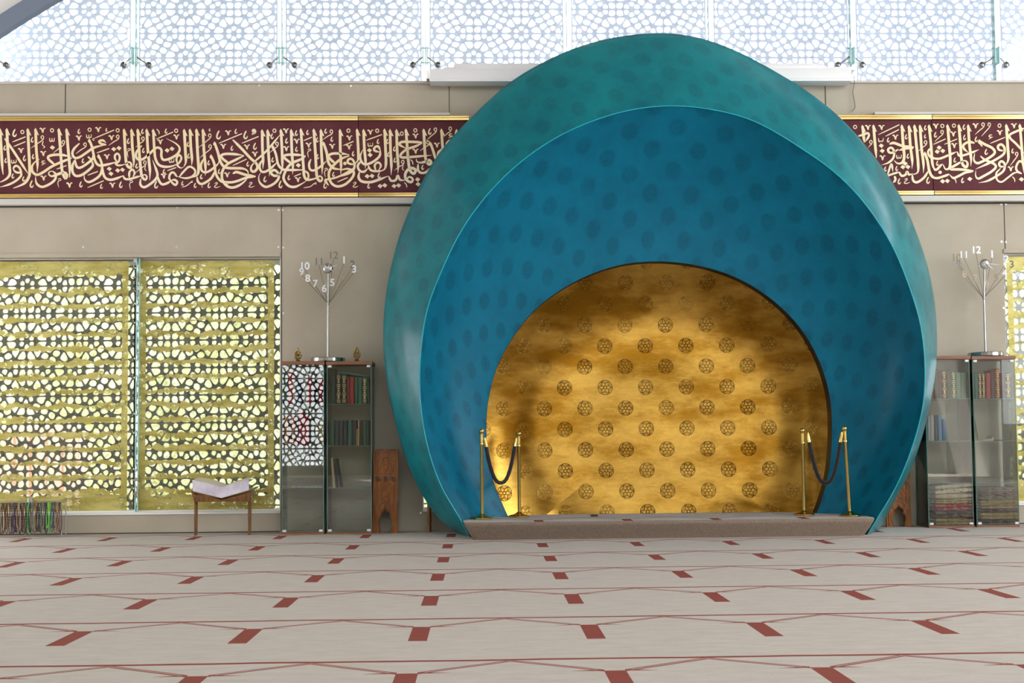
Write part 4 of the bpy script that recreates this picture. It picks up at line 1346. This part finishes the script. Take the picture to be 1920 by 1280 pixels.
# ------------------------------------------------------------------ folded rugs
def rugmat(name, a, b, c, sc=40):
    def f(nt, p):
        x, y, z = xyz()
        n1 = X.op('SINE', x*(sc*2.3)).gt(.3); n2 = X.op('SINE', y*(sc*2.0)+nz(8)*6.0).gt(.2); v = nz(26, detail=3)
        link(nt, mixc(sstep(v, .50, .56), mixc(n1*n2, a, b), c), p.inputs['Base Color']); bump(nt, p, nz(120), .5, .004)
    return mat(name, rough=.95, fn=f, spec=.1)
RM = {'beige': rugmat('beige_woven_rug', S(222, 206, 172), S(186, 164, 126), S(236, 224, 196)), 'crimson': rugmat('crimson_rug', S(196, 34, 66), S(150, 22, 50), S(190, 120, 90)),
      'dark': rugmat('dark_patterned_rug', S(52, 44, 52), S(92, 40, 48), S(118, 98, 78)), 'gold': rugmat('golden_fringed_rug', S(190, 160, 92), S(146, 116, 56), S(214, 190, 124)),
      'maroon': rugmat('maroon_rug', S(96, 26, 34), S(60, 18, 28), S(150, 120, 96)), 'greenish': rugmat('green_red_rug', S(108, 110, 78), S(140, 60, 58), S(160, 146, 108)), 'black': rugmat('black_maroon_rug', S(34, 22, 30), S(80, 18, 36), S(100, 86, 70))}
def rug(cab, pa, pb, ya, yb, m, label, grp, seed, fringe=False, slope=0):
    y0 = YC+.035; xa, xb = P(pa, 900, y0).x, P(pb, 900, y0).x
    z0 = max(.024, P((pa+pb)/2, yb, y0).z); z1 = P((pa+pb)/2, ya, y0).z; h = z1-z0
    t = thing('folded_rug', label, 'folded rug', ((xa+xb)/2, y0+.12, z0), grp)
    nl = 2 if h < .09 else 3
    q = MB()
    for l in range(nl):
        za = z0+h*l/nl; zb = z0+h*(l+1)/nl; rows_ = []
        for k in range(9):
            a = PI*k/8; rr = []
            for i in range(13):
                x = xa+(xb-xa)*i/12; wv = noise.noise(Vector((x*7, seed, l)))*.010; e = math.sin(PI*min(1, max(0, i/12)))**.25
                yy = y0+.02-math.sin(a)*.02+noise.noise(Vector((x*11, seed+3, l)))*.01
                rr.append((x+noise.noise(Vector((k, seed, l)))*.006, yy, (za+zb)/2-math.cos(a)*(zb-za)/2*.96*(.55+.45*e)+wv*min(1, l)+slope*(i/12-.5)*(l+1)/nl))
            rows_.append(rr)
        rows_.append([(v[0], y0+.25, v[2]) for v in rows_[-1]]); rows_.insert(0, [(v[0], y0+.25, v[2]) for v in rows_[0]])
        q.grid(rows_)
        for side in (0, 12): q.add([r[side] for r in rows_], [list(range(len(rows_)))])
    part(q, 'folds', RM[m], t, 70)
    if fringe:
        q = MB()
        for i in range(70):
            x = xa+.004+(xb-xa-.008)*i/69+random.uniform(-.002, .002); zz = z0+h*random.uniform(.55, .95); L_ = h*random.uniform(.35, .6)
            q.tube([(x, y0-.001, zz), (x+random.uniform(-.006, .006), y0-.008, zz-L_*.5), (x+random.uniform(-.012, .012), y0-.004, max(z0+.001, zz-L_))], .0013, 4, cap=False)
        part(q, 'fringe', M['fringe'], t)
M['fringe'] = mat('straw_fringe', S(176, 150, 92), .9)
g1, g2 = 'folded rugs stacked in the near right cabinet', 'folded rugs stacked in the far right cabinet'
for ya, yb, m, lab, fr, sl in ((972,986,'gold','folded golden rug with a fringe at the bottom of the near right stack',1,0),(958,971,'dark','dark patterned folded rug under the crimson one',0,0),(944,957,'crimson','crimson folded rug in the middle of the near right stack',0,0),
                       (935,943.5,'gold','thin olive gold folded rug under the beige one',0,.01),(907,934.5,'beige','thick beige patterned folded rug on top of the near right stack',0,.03)):
    rug(cC, 1753, 1821, ya, yb, m, lab, g1, ya*.1, fr, sl)
for ya, yb, m, lab, fr, sl in ((974,986,'black','black and maroon folded rug at the bottom of the far right stack',0,0),(961,973.5,'gold','fringed golden folded rug second from the bottom on the far right',1,0),(954,960.5,'dark','thin dark folded rug between two fringed ones',0,0),
                       (937,953.5,'gold','thick fringed golden folded rug in the middle of the far right stack',1,0),(930,936.5,'greenish','thin green and red folded rug under the maroon one',0,0),(922,929.5,'maroon','maroon patterned folded rug near the top of the far right stack',0,0),(913,921.5,'greenish','green and red patterned folded rug on top of the far right stack',0,0)):
    rug(cD, 1838, 1906, ya, yb, m, lab, g2, ya*.1, fr, sl)

# ------------------------------------------------------------------ clocks
def digit_mesh(s_, size, name, m, loc, parent, rz=0):
    c = bpy.data.curves.new(name, 'FONT'); c.body = s_; c.size = size; c.extrude = .003; c.offset = size*.018; c.align_x = 'CENTER'; c.align_y = 'CENTER'
    tmp = bpy.data.objects.new(name, c); COL.objects.link(tmp); dg = bpy.context.evaluated_depsgraph_get(); me = bpy.data.meshes.new_from_object(tmp.evaluated_get(dg))
    bpy.data.objects.remove(tmp); bpy.data.curves.remove(c); me.materials.clear(); me.materials.append(m)
    o = bpy.data.objects.new(name, me); COL.objects.link(o); o.parent = parent; o.location = Vector(loc)-Vector(parent.location); o.rotation_euler = (PI/2, 0, rz); return o
M['clock_base'] = mat('polished_steel_disc', (.38, .37, .36), .22, 1)
M['num_w'] = mat('silver_numeral', (.80, .82, .85), .3, .2); M['num_g'] = mat('grey_metal_numeral', S(112, 110, 104), .35, .3); M['num_b'] = mat('bronze_tinted_numeral', S(160, 142, 118), .35, .5)
YK = YC+.15
def clock(base, ytop, hub, fan, nums, label, hands):
    zb = ytop; bx = P(base, 668, YK).x
    t = thing('number_clock', label, 'clock', (bx, YK, zb), 'steel clocks with fanned numerals')
    q = MB(); q.lathe([(.170, 0), (.180, .003), (.180, .036), (.175, .042), (.03, .043)], c=(bx, YK, zb), n=56); part(q, 'base', M['clock_base'], t, 35)
    h = P(hub[0], hub[1], YK); f = P(fan[0], fan[1], YK)
    q = MB(); q.tube([(bx, YK, zb+.04), (bx, YK, f.z), (h.x, YK, h.z-.01)], [.0115, .0105, .0085], 14)
    q.lathe([(.012, -.012), (.016, -.008), (.016, .008), (.012, .012)], c=(bx, YK, f.z), n=16); part(q, 'pole', M['steel'], t, 50)
    q = MB(); q.lathe([(.0, -.024), (.030, -.020), (.050, -.010), (.055, .0), (.048, .018)], c=(h.x, YK-.01, h.z), n=28, mat=Matrix.Rotation(PI/2, 4, 'X') @ Matrix.Scale(-1, 4, (0, 0, 1))); part(q, 'clock_face', M['steel'], t, 50)
    for L_, an, wd in hands:
        q = MB(); dx, dz = math.sin(an), math.cos(an); q.tube([(h.x-dx*L_*.3, YK-.045, h.z-dz*L_*.3), (h.x+dx*L_*.6, YK-.045, h.z+dz*L_*.6), (h.x+dx*L_, YK-.045, h.z+dz*L_)], [wd, wd, wd*.3], 6); part(q, 'hand', M['white'], t, 40)
    for k, (s_, x, y, mm, dy) in enumerate(nums):
        p_ = P(x, y, YK+dy)
        digit_mesh(s_, .106, 'numeral', M[mm], p_, t, random.uniform(-.1, .1))
        q = MB(); c0 = Vector((f.x, YK, f.z)); q.tube([c0, c0.lerp(Vector((p_.x, p_.y, p_.z-.03)), .5)+Vector((0, 0, -.004)), (p_.x, p_.y, p_.z-.028)], .0022, 5); part(q, 'spoke', M['wire'], t, 60)
nL = [('12',625,479,'num_g',.06),('1',645,488,'num_w',-.02),('2',661,496,'num_g',.05),('3',664,505,'num_w',-.03),('4',642,521,'num_b',.03),('5',623,530,'num_w',-.02),('6',608,541,'num_w',-.05),('7',591,532,'num_w',-.03),('8',577,522,'num_w',-.04),('9',565.5,510,'num_w',.0),('10',571,499,'num_w',-.04),('11',598,491,'num_g',.02)]
nR = [('12',1830,469,'num_w',-.03),('1',1860,477,'num_w',.0),('2',1887,486,'num_w',-.02),('3',1897,496,'num_g',.04),('4',1884,512,'num_w',-.02),('5',1868,521,'num_b',.02),('6',1850,532,'num_b',.03),('7',1828,522,'num_b',.0),('8',1808,514,'num_b',.02),('9',1798,495,'num_g',.04),('10',1793,483,'num_b',.06),('11',1807,478,'num_w',-.03)]
clock(615, cA[4]+.0, (615, 503), (615.5, 570), nL, 'steel clock with fanned numerals on the left cabinets', [(.11, 1.30, .0035), (.07, 2.1, .005), (.08, .45, .002)])
clock(1848, cC[4]+.0, (1846, 495), (1844, 559), nR, 'steel clock with fanned numerals on the right cabinets', [(.14, 1.68, .0035), (.095, 2.3, .006), (.10, -1.9, .002)])

# ------------------------------------------------------------------ small brass ornaments
M['obrass'] = mat('antique_brass', (.26, .17, .045), .3, 1)
def ornament(px, label, var):
    b = P(px, 674, YC+.1); zb = cA[4]; x, y = b.x, YC+.1
    t = thing('brass_ornament', label, 'ornament', (x, y, zb), 'small brass ornaments on the left cabinets')
    q = MB(); q.lathe([(.028, 0), (.030, .004), (.024, .010), (.018, .016), (.022, .022)], c=(x, y, zb), n=20); part(q, 'pedestal', M['obrass'], t, 40)
    q = MB(); pts = []
    if var == 0:
        loops = [[(0, .02), (-.03, .045), (-.02, .075), (.015, .07), (.025, .045), (0, .035), (-.02, .055), (.01, .09), (.028, .095)], [(-.035, .05), (-.01, .062), (.03, .06), (.034, .075)], [(.005, .06), (.01, .09), (.0, .125), (-.008, .14)], [(-.03, .08), (-.012, .1), (.012, .104)]]
    else:
        loops = [[(0, .02), (-.022, .04), (-.03, .07), (-.015, .1), (0, .14), (.016, .1), (.03, .07), (.022, .04), (0, .02)], [(-.012, .05), (.01, .045), (.016, .07), (-.008, .08), (-.014, .06), (.004, .06)], [(-.004, .08), (.008, .1), (.002, .12)]]
    for lp in loops:
        sm = resample(lp, 26); q.tube([(x+p.x*1.1, y, zb+p.y*1.05) for p in sm], [.0085*(.6+.4*math.sin(PI*(i+.5)/27)) for i in range(27)], 8)
    part(q, 'script_knot', M['obrass'], t, 60)
ornament(559, 'small brass script ornament left of the left clock base', 0)
ornament(669, 'small pear-shaped brass script ornament right of the left clock base', 1)

# ------------------------------------------------------------------ carved folding bookrests
def bookrest(pxl, pxr, pyt, label, grp, mirror=1, y=None):
    y = y or YC+.10
    b0 = P(pxl, 980, y); b1 = P(pxr, 980, y); W_ = b1.x-b0.x; H_ = P((pxl+pxr)/2, pyt, y).z; cx = (b0.x+b1.x)/2
    t = thing('carved_bookrest', label, 'bookrest', (cx, y, 0), grp)
    w2 = W_/2
    def ar(yo, sh):
        o = [(-w2, 0), (-w2, H_*.66), (-w2, H_), (w2, H_), (w2, H_*.66), (w2, 0), (w2*.50, 0)]
        arch = [(.42, .0), (.44, .05), (.55, .10), (.56, .15), (.40, .19), (.30, .205), (.36, .225), (.34, .25), (.20, .275), (.08, .29), (0, .305)]
        o += [(w2*a, H_*b) for a, b in arch]+[(-w2*a, H_*b) for a, b in arch[-2::-1]]+[(-w2*.5, 0)]
        return [(cx+a+sh, b) for a, b in o]
    q = MB(); q.prism(ar(0, 0), y-.012, y+.012); part(q, 'front_leaf', M['carved'], t)
    q = MB(); q.prism([(cx-w2*1.0+.015, 0), (cx-w2+.015, H_*1.02), (cx+w2+.0, H_*1.02), (cx+w2+.0, 0), (cx+w2*.55, 0), (cx+w2*.5, H_*.2), (cx, H_*.28), (cx-w2*.5, H_*.2), (cx-w2*.5, 0)], y+.03, y+.05); part(q, 'rear_leaf', M['carved'], t)
    # interlocking hinge: dark slots
    q = MB(); zj = H_*.66
    for i in range(3):
        c = cx+(-.62+.62*i)*w2; q.box(c-w2*.22, c+w2*.10, y-.0135, y-.006, zj, zj+H_*.022); q.box(c-w2*.12, c+w2*.22, y-.0135, y-.006, zj-H_*.028, zj-.004)
    part(q, 'hinge_slot', M['seam_and_shadow'], t)
    q = MB(); R_ = .0048
    def cur(pts, r=R_, cl=False):
        sm = resample([(p[0]*w2, p[1]*H_) for p in pts], max(12, len(pts)*5)); q.tube([(cx+p.x, y-.013, p.y) for p in sm], r, 6)
    for (a, b, c, d) in ((-.86, .86, .72, .975), (-.86, .86, .02, .645)):
        pts = [(a, c), (a, d), (b, d), (b, c)] if c > .5 else [(-.86, .02), (-.86, .645), (.86, .645), (.86, .02)]
        q.tube([(cx+p[0]*w2, y-.013, p[1]*H_) for p in pts+([pts[0]] if c > .5 else [])], .004, 6)
    for s in (-1, 1):
        for zo, k in ((.74, 1.0), (.46, 1.25)):
            cur([(0, zo+.20*k*.9), (s*.16, zo+.17*k), (s*.18, zo+.13*k), (s*.05, zo+.12*k), (0, zo+.13*k)]); cur([(s*.1, zo+.10*k), (s*.34, zo+.11*k), (s*.45, zo+.05*k), (s*.62, zo+.02*k), (s*.5, zo+.0*k)])
            cur([(0, zo+.02), (s*.2, zo+.06*k), (s*.12, zo+.1*k), (0, zo+.08*k)]); cur([(s*.7, zo+.04), (s*.6, zo+.08*k), (s*.7, zo+.12*k), (s*.5, zo+.14*k)], .004)
        cur([(0, .54), (s*.3, .48), (s*-.28, .42), (s*.2, .37), (s*.42, .35)], .006); cur([(s*.75, .60), (s*.6, .54), (s*.72, .48), (s*.58, .42), (s*.72, .36)], .0045)
        cur([(s*.3, .36), (s*.5, .32), (s*.4, .28), (s*.62, .27)]); 
        for k in range(7):
            zz = .25-.034*k; cur([(s*.66, zz), (s*.74, zz+.008), (s*.82, zz-.004), (s*.76, zz-.02), (s*.66, zz-.012)], .0045)
        cur([(s*.46, .0), (s*.50, .05), (s*.61, .10), (s*.62, .15), (s*.46, .20), (s*.36, .21), (s*.42, .235), (s*.38, .26), (s*.2, .29), (0, .325)], .005)
    q.lathe([(.012, -.004), (.009, 0)], c=(cx, y-.013, H_*.33), n=12, mat=Matrix.Rotation(PI/2, 4, 'X'))
    part(q, 'carving', M['carved_dark'], t, 60)
    return t
r1 = bookrest(699, 746, 845, 'carved wooden folding bookrest leaning beside the left cabinets', 'carved folding bookrests')
r1.rotation_euler = (0, .012, 0)
r2 = bookrest(1662, 1708, 862, 'carved wooden bookrest half hidden behind the right foot of the niche', 'carved folding bookrests', y=12.38)
# ------------------------------------------------------------------ reading stand with open book
YT = 12.2
a, b_ = P(366, 940, YT), P(467, 940, YT); x0, x1 = a.x, b_.x; zt_ = P(416, 922, YT).z; zl_ = P(416, 940, YT).z
t = thing('reading_stand', 'slender wooden reading stand in front of the lower left window', 'reading stand', ((x0+x1)/2, YT, 0))
for i, x in enumerate((x0, x1)):
    for yy in (YT-.0, YT+.05):
        q = MB(); q.tube([(x, yy+.01, 0), (x, yy+.01, .2), (x, yy+.01, zt_+.01)], [.0105, .013, .013], 4); part(q, 'leg', M['walnut'], t)
q = MB(); xm = (x0+x1)/2; zc = P(416, 934, YT).z
q.prism([(x0, P(416, 926, YT).z), (x0-.03, zt_+.005), (x0-.03, zt_-.012), (x0, zl_), (x1, zl_), (x1+.03, zt_-.012), (x1+.03, zt_+.005), (x1, P(416, 922, YT).z), (xm, zc)], YT-.03, YT+.0); part(q, 'front_rail', M['walnut'], t)
q = MB()
for s, xe in ((-1, x0-.035), (1, x1+.035)): q.add([(xm, YT-.03, zc), (xm, YT+.32, zc+.03), (xe, YT+.32, zt_+.045), (xe, YT-.03, zt_+.015), (xm, YT-.03, zc-.012), (xm, YT+.32, zc+.018), (xe, YT+.32, zt_+.033), (xe, YT-.03, zt_+.003)], [[0,1,2,3],[4,5,6,7],[0,3,7,4],[1,2,6,5],[2,3,7,6]])
part(q, 'cradle_board', M['walnut'], t)
for yy in (YT+.28,):
    for x in (x0+.03, x1-.03):
        q = MB(); q.tube([(x, YT+.04, zt_-.03), (x, yy, zt_-.03)], .01, 4); part(q, 'side_rail', M['walnut'], t)
M['lilac'] = mat('lilac_white_marbled_cover', rough=.6, fn=mottle(S(196, 186, 206), S(226, 220, 232), 9, 60, .1))
t = thing('open_book', 'large open book with pale lilac covers lying in the reading stand', 'book', (xm, YT, zc+.03))
zo = P(415, 933, YT).z; Ltop = P(362, 899, YT); Rtop = P(468, 898, YT); Ll = P(363, 920, YT); Rl = P(468, 918, YT); mid = P(415, 913, YT)
for nm, e1, e2 in (('left_cover', Ltop, Ll), ('right_cover', Rtop, Rl)):
    q = MB(); vs = [(xm, YT-.035, zo), (xm, YT-.035, mid.z), (e1.x, YT-.035, e1.z), (e2.x, YT-.035, e2.z)]
    top_b = [(xm, YT+.26, mid.z+.03), (e1.x, YT+.26, e1.z+.03)]
    vs += [(v[0], YT-.031, v[2]) for v in vs]; q.add(vs, [[0,1,2,3],[4,5,6,7],[0,1,5,4],[1,2,6,5],[2,3,7,6],[3,0,4,7]])
    part(q, 'page_stack' if False else nm, M['lilac'], t)
    q = MB(); dz = Vector((0, 0, .012)); N_ = 10; r_ = []
    for yy in (YT-.03, YT+.26):
        r_.append([(xm+(e1.x-xm)*i/N_, yy, mid.z+(e1.z-mid.z)*i/N_+.012*math.sin(PI*min(1, i/N_*1.0))+.0+(yy-YT)*.08-.004) for i in range(N_+1)])
    q.grid(r_); q.grid([[(v[0], v[1], v[2]-.02) for v in r] for r in r_]); q.grid([r_[0], [(v[0], v[1], v[2]-.02) for v in r_[0]]]); part(q, 'pages', M['page'], t, 60)
# ------------------------------------------------------------------ prayer beads on a rack
YR = 12.28
ra, rb = P(-20, 944, YR), P(116, 944, YR); zr = P(60, 943, YR).z
t = thing('bead_rack', 'low metal rack in front of the left window, crowded with prayer beads', 'rack', ((ra.x+rb.x)/2, YR, 0))
q = MB(); q.tube([(ra.x, YR, zr), (rb.x, YR, zr)], .006, 8); part(q, 'rail', M['steel'], t, 40)
q = MB(); q.tube([(ra.x, YR+.12, zr+.01), (rb.x, YR+.12, zr+.01)], .006, 8); part(q, 'rail', M['steel'], t, 40)
for x in (ra.x, (ra.x+rb.x)/2, rb.x):
    for yy in (YR, YR+.12):
        q = MB(); q.tube([(x, yy, 0), (x, yy, zr)], .006, 8); part(q, 'leg', M['steel'], t, 40)
    q = MB(); q.tube([(x, YR, zr), (x, YR+.12, zr+.01)], .005, 8); part(q, 'cross_rail', M['steel'], t, 40)
c = P(57, 941, YR+.06); q = MB(); q.lathe([(.030, zr-.05), (.032, zr+.045), (.026, zr+.045), (.025, zr+.0)], c=(c.x, YR+.06, 0), n=20)
q.box(c.x-.04, c.x+.04, YR, YR+.12, zr-.056, zr-.050); part(q, 'steel_cup', M['steel'], t, 40)
BC = {'dark brown': (62, 36, 28), 'black': (28, 24, 26), 'olive': (92, 82, 46), 'amber': (150, 92, 36), 'purple': (70, 40, 78), 'grey brown': (126, 108, 100), 'maroon': (104, 34, 44), 'teal': (36, 100, 100),
      'bright green': (110, 220, 50), 'forest green': (44, 96, 54), 'tan': (160, 126, 92), 'violet grey': (120, 104, 134), 'blue': (50, 76, 150), 'pink brown': (150, 90, 104)}
BMt = {k: mat(k.replace(' ', '_')+'_beads', S(*v), .3) for k, v in BC.items()}
seq = ['dark brown', 'black', 'olive', 'grey brown', 'dark brown', 'amber', 'black', 'maroon', 'olive', 'amber', 'dark brown', 'violet grey', 'purple', 'dark brown', 'black', 'purple', 'tan', 'grey brown', 'black', 'maroon', 'dark brown', 'forest green', 'teal', 'bright green',
       'black', 'violet grey', 'grey brown', 'forest green', 'amber', 'black', 'dark brown', 'maroon', 'teal', 'amber', 'blue', 'forest green', 'black', 'bright green', 'bright green', 'purple', 'teal', 'black', 'pink brown', 'tan', 'grey brown', 'dark brown', 'maroon', 'olive']
rnd = random.Random(5); N_ = 46
for i in range(N_):
    px = -6+(120*i/(N_-1)); x = P(px, 944, YR).x+rnd.uniform(-.004, .004); front = YR-.008-rnd.random()*.020
    L_ = zr-.022-rnd.random()*.03 - (rnd.random() < .2)*.05; wd = rnd.uniform(.010, .020); sw = rnd.uniform(-.012, .012); colr = seq[i % len(seq)]
    pts = []
    K_ = 64
    for k in range(K_):
        a = 2*PI*k/K_; s = math.cos(a); zz = -L_/2+L_/2*s; ww = wd*(.35+.65*min(1, (1-s)*.7))*math.sin(a)
        pts.append((x+ww+sw*(1-s)/2, front-.004*math.sin(a*3+i)*(1-s)/2+(.010 if s > .97 else 0), zr+.006+zz))
    q = MB(); q.tube(pts, [.0052 if k % 2 else .0030 for k in range(K_)], 6, closed=True)
    o = q.build('prayer_beads', BMt[colr], smooth=60, loc=(x, YR, zr))
    tag(o, '%s prayer bead loop on the rack, %s from its left end' % (colr, ordw(i)), 'prayer beads', 'prayer beads hanging on the rack')
# ------------------------------------------------------------------ small stool behind the left foot of the niche
p_ = P(805, 992, 12.33)
t = thing('wooden_stool', 'small wooden stool behind the left foot of the niche, one turned leg showing', 'stool', (p_.x+.17, 12.38, 0))
for dx, dy in ((0, 0), (.34, 0), (0, .16), (.34, .16)):
    q = MB(); q.lathe([(.014, 0), (.018, .03), (.015, .08), (.020, .1), (.016, .2), (.021, .25), (.018, .36)], c=(p_.x+dx, 12.31+dy, 0), n=14); part(q, 'leg', M['carved'], t, 50)
q = MB(); q.box(p_.x-.02, p_.x+.37, 12.28, 12.49, .355, .385, .006); part(q, 'seat', M['carved'], t)
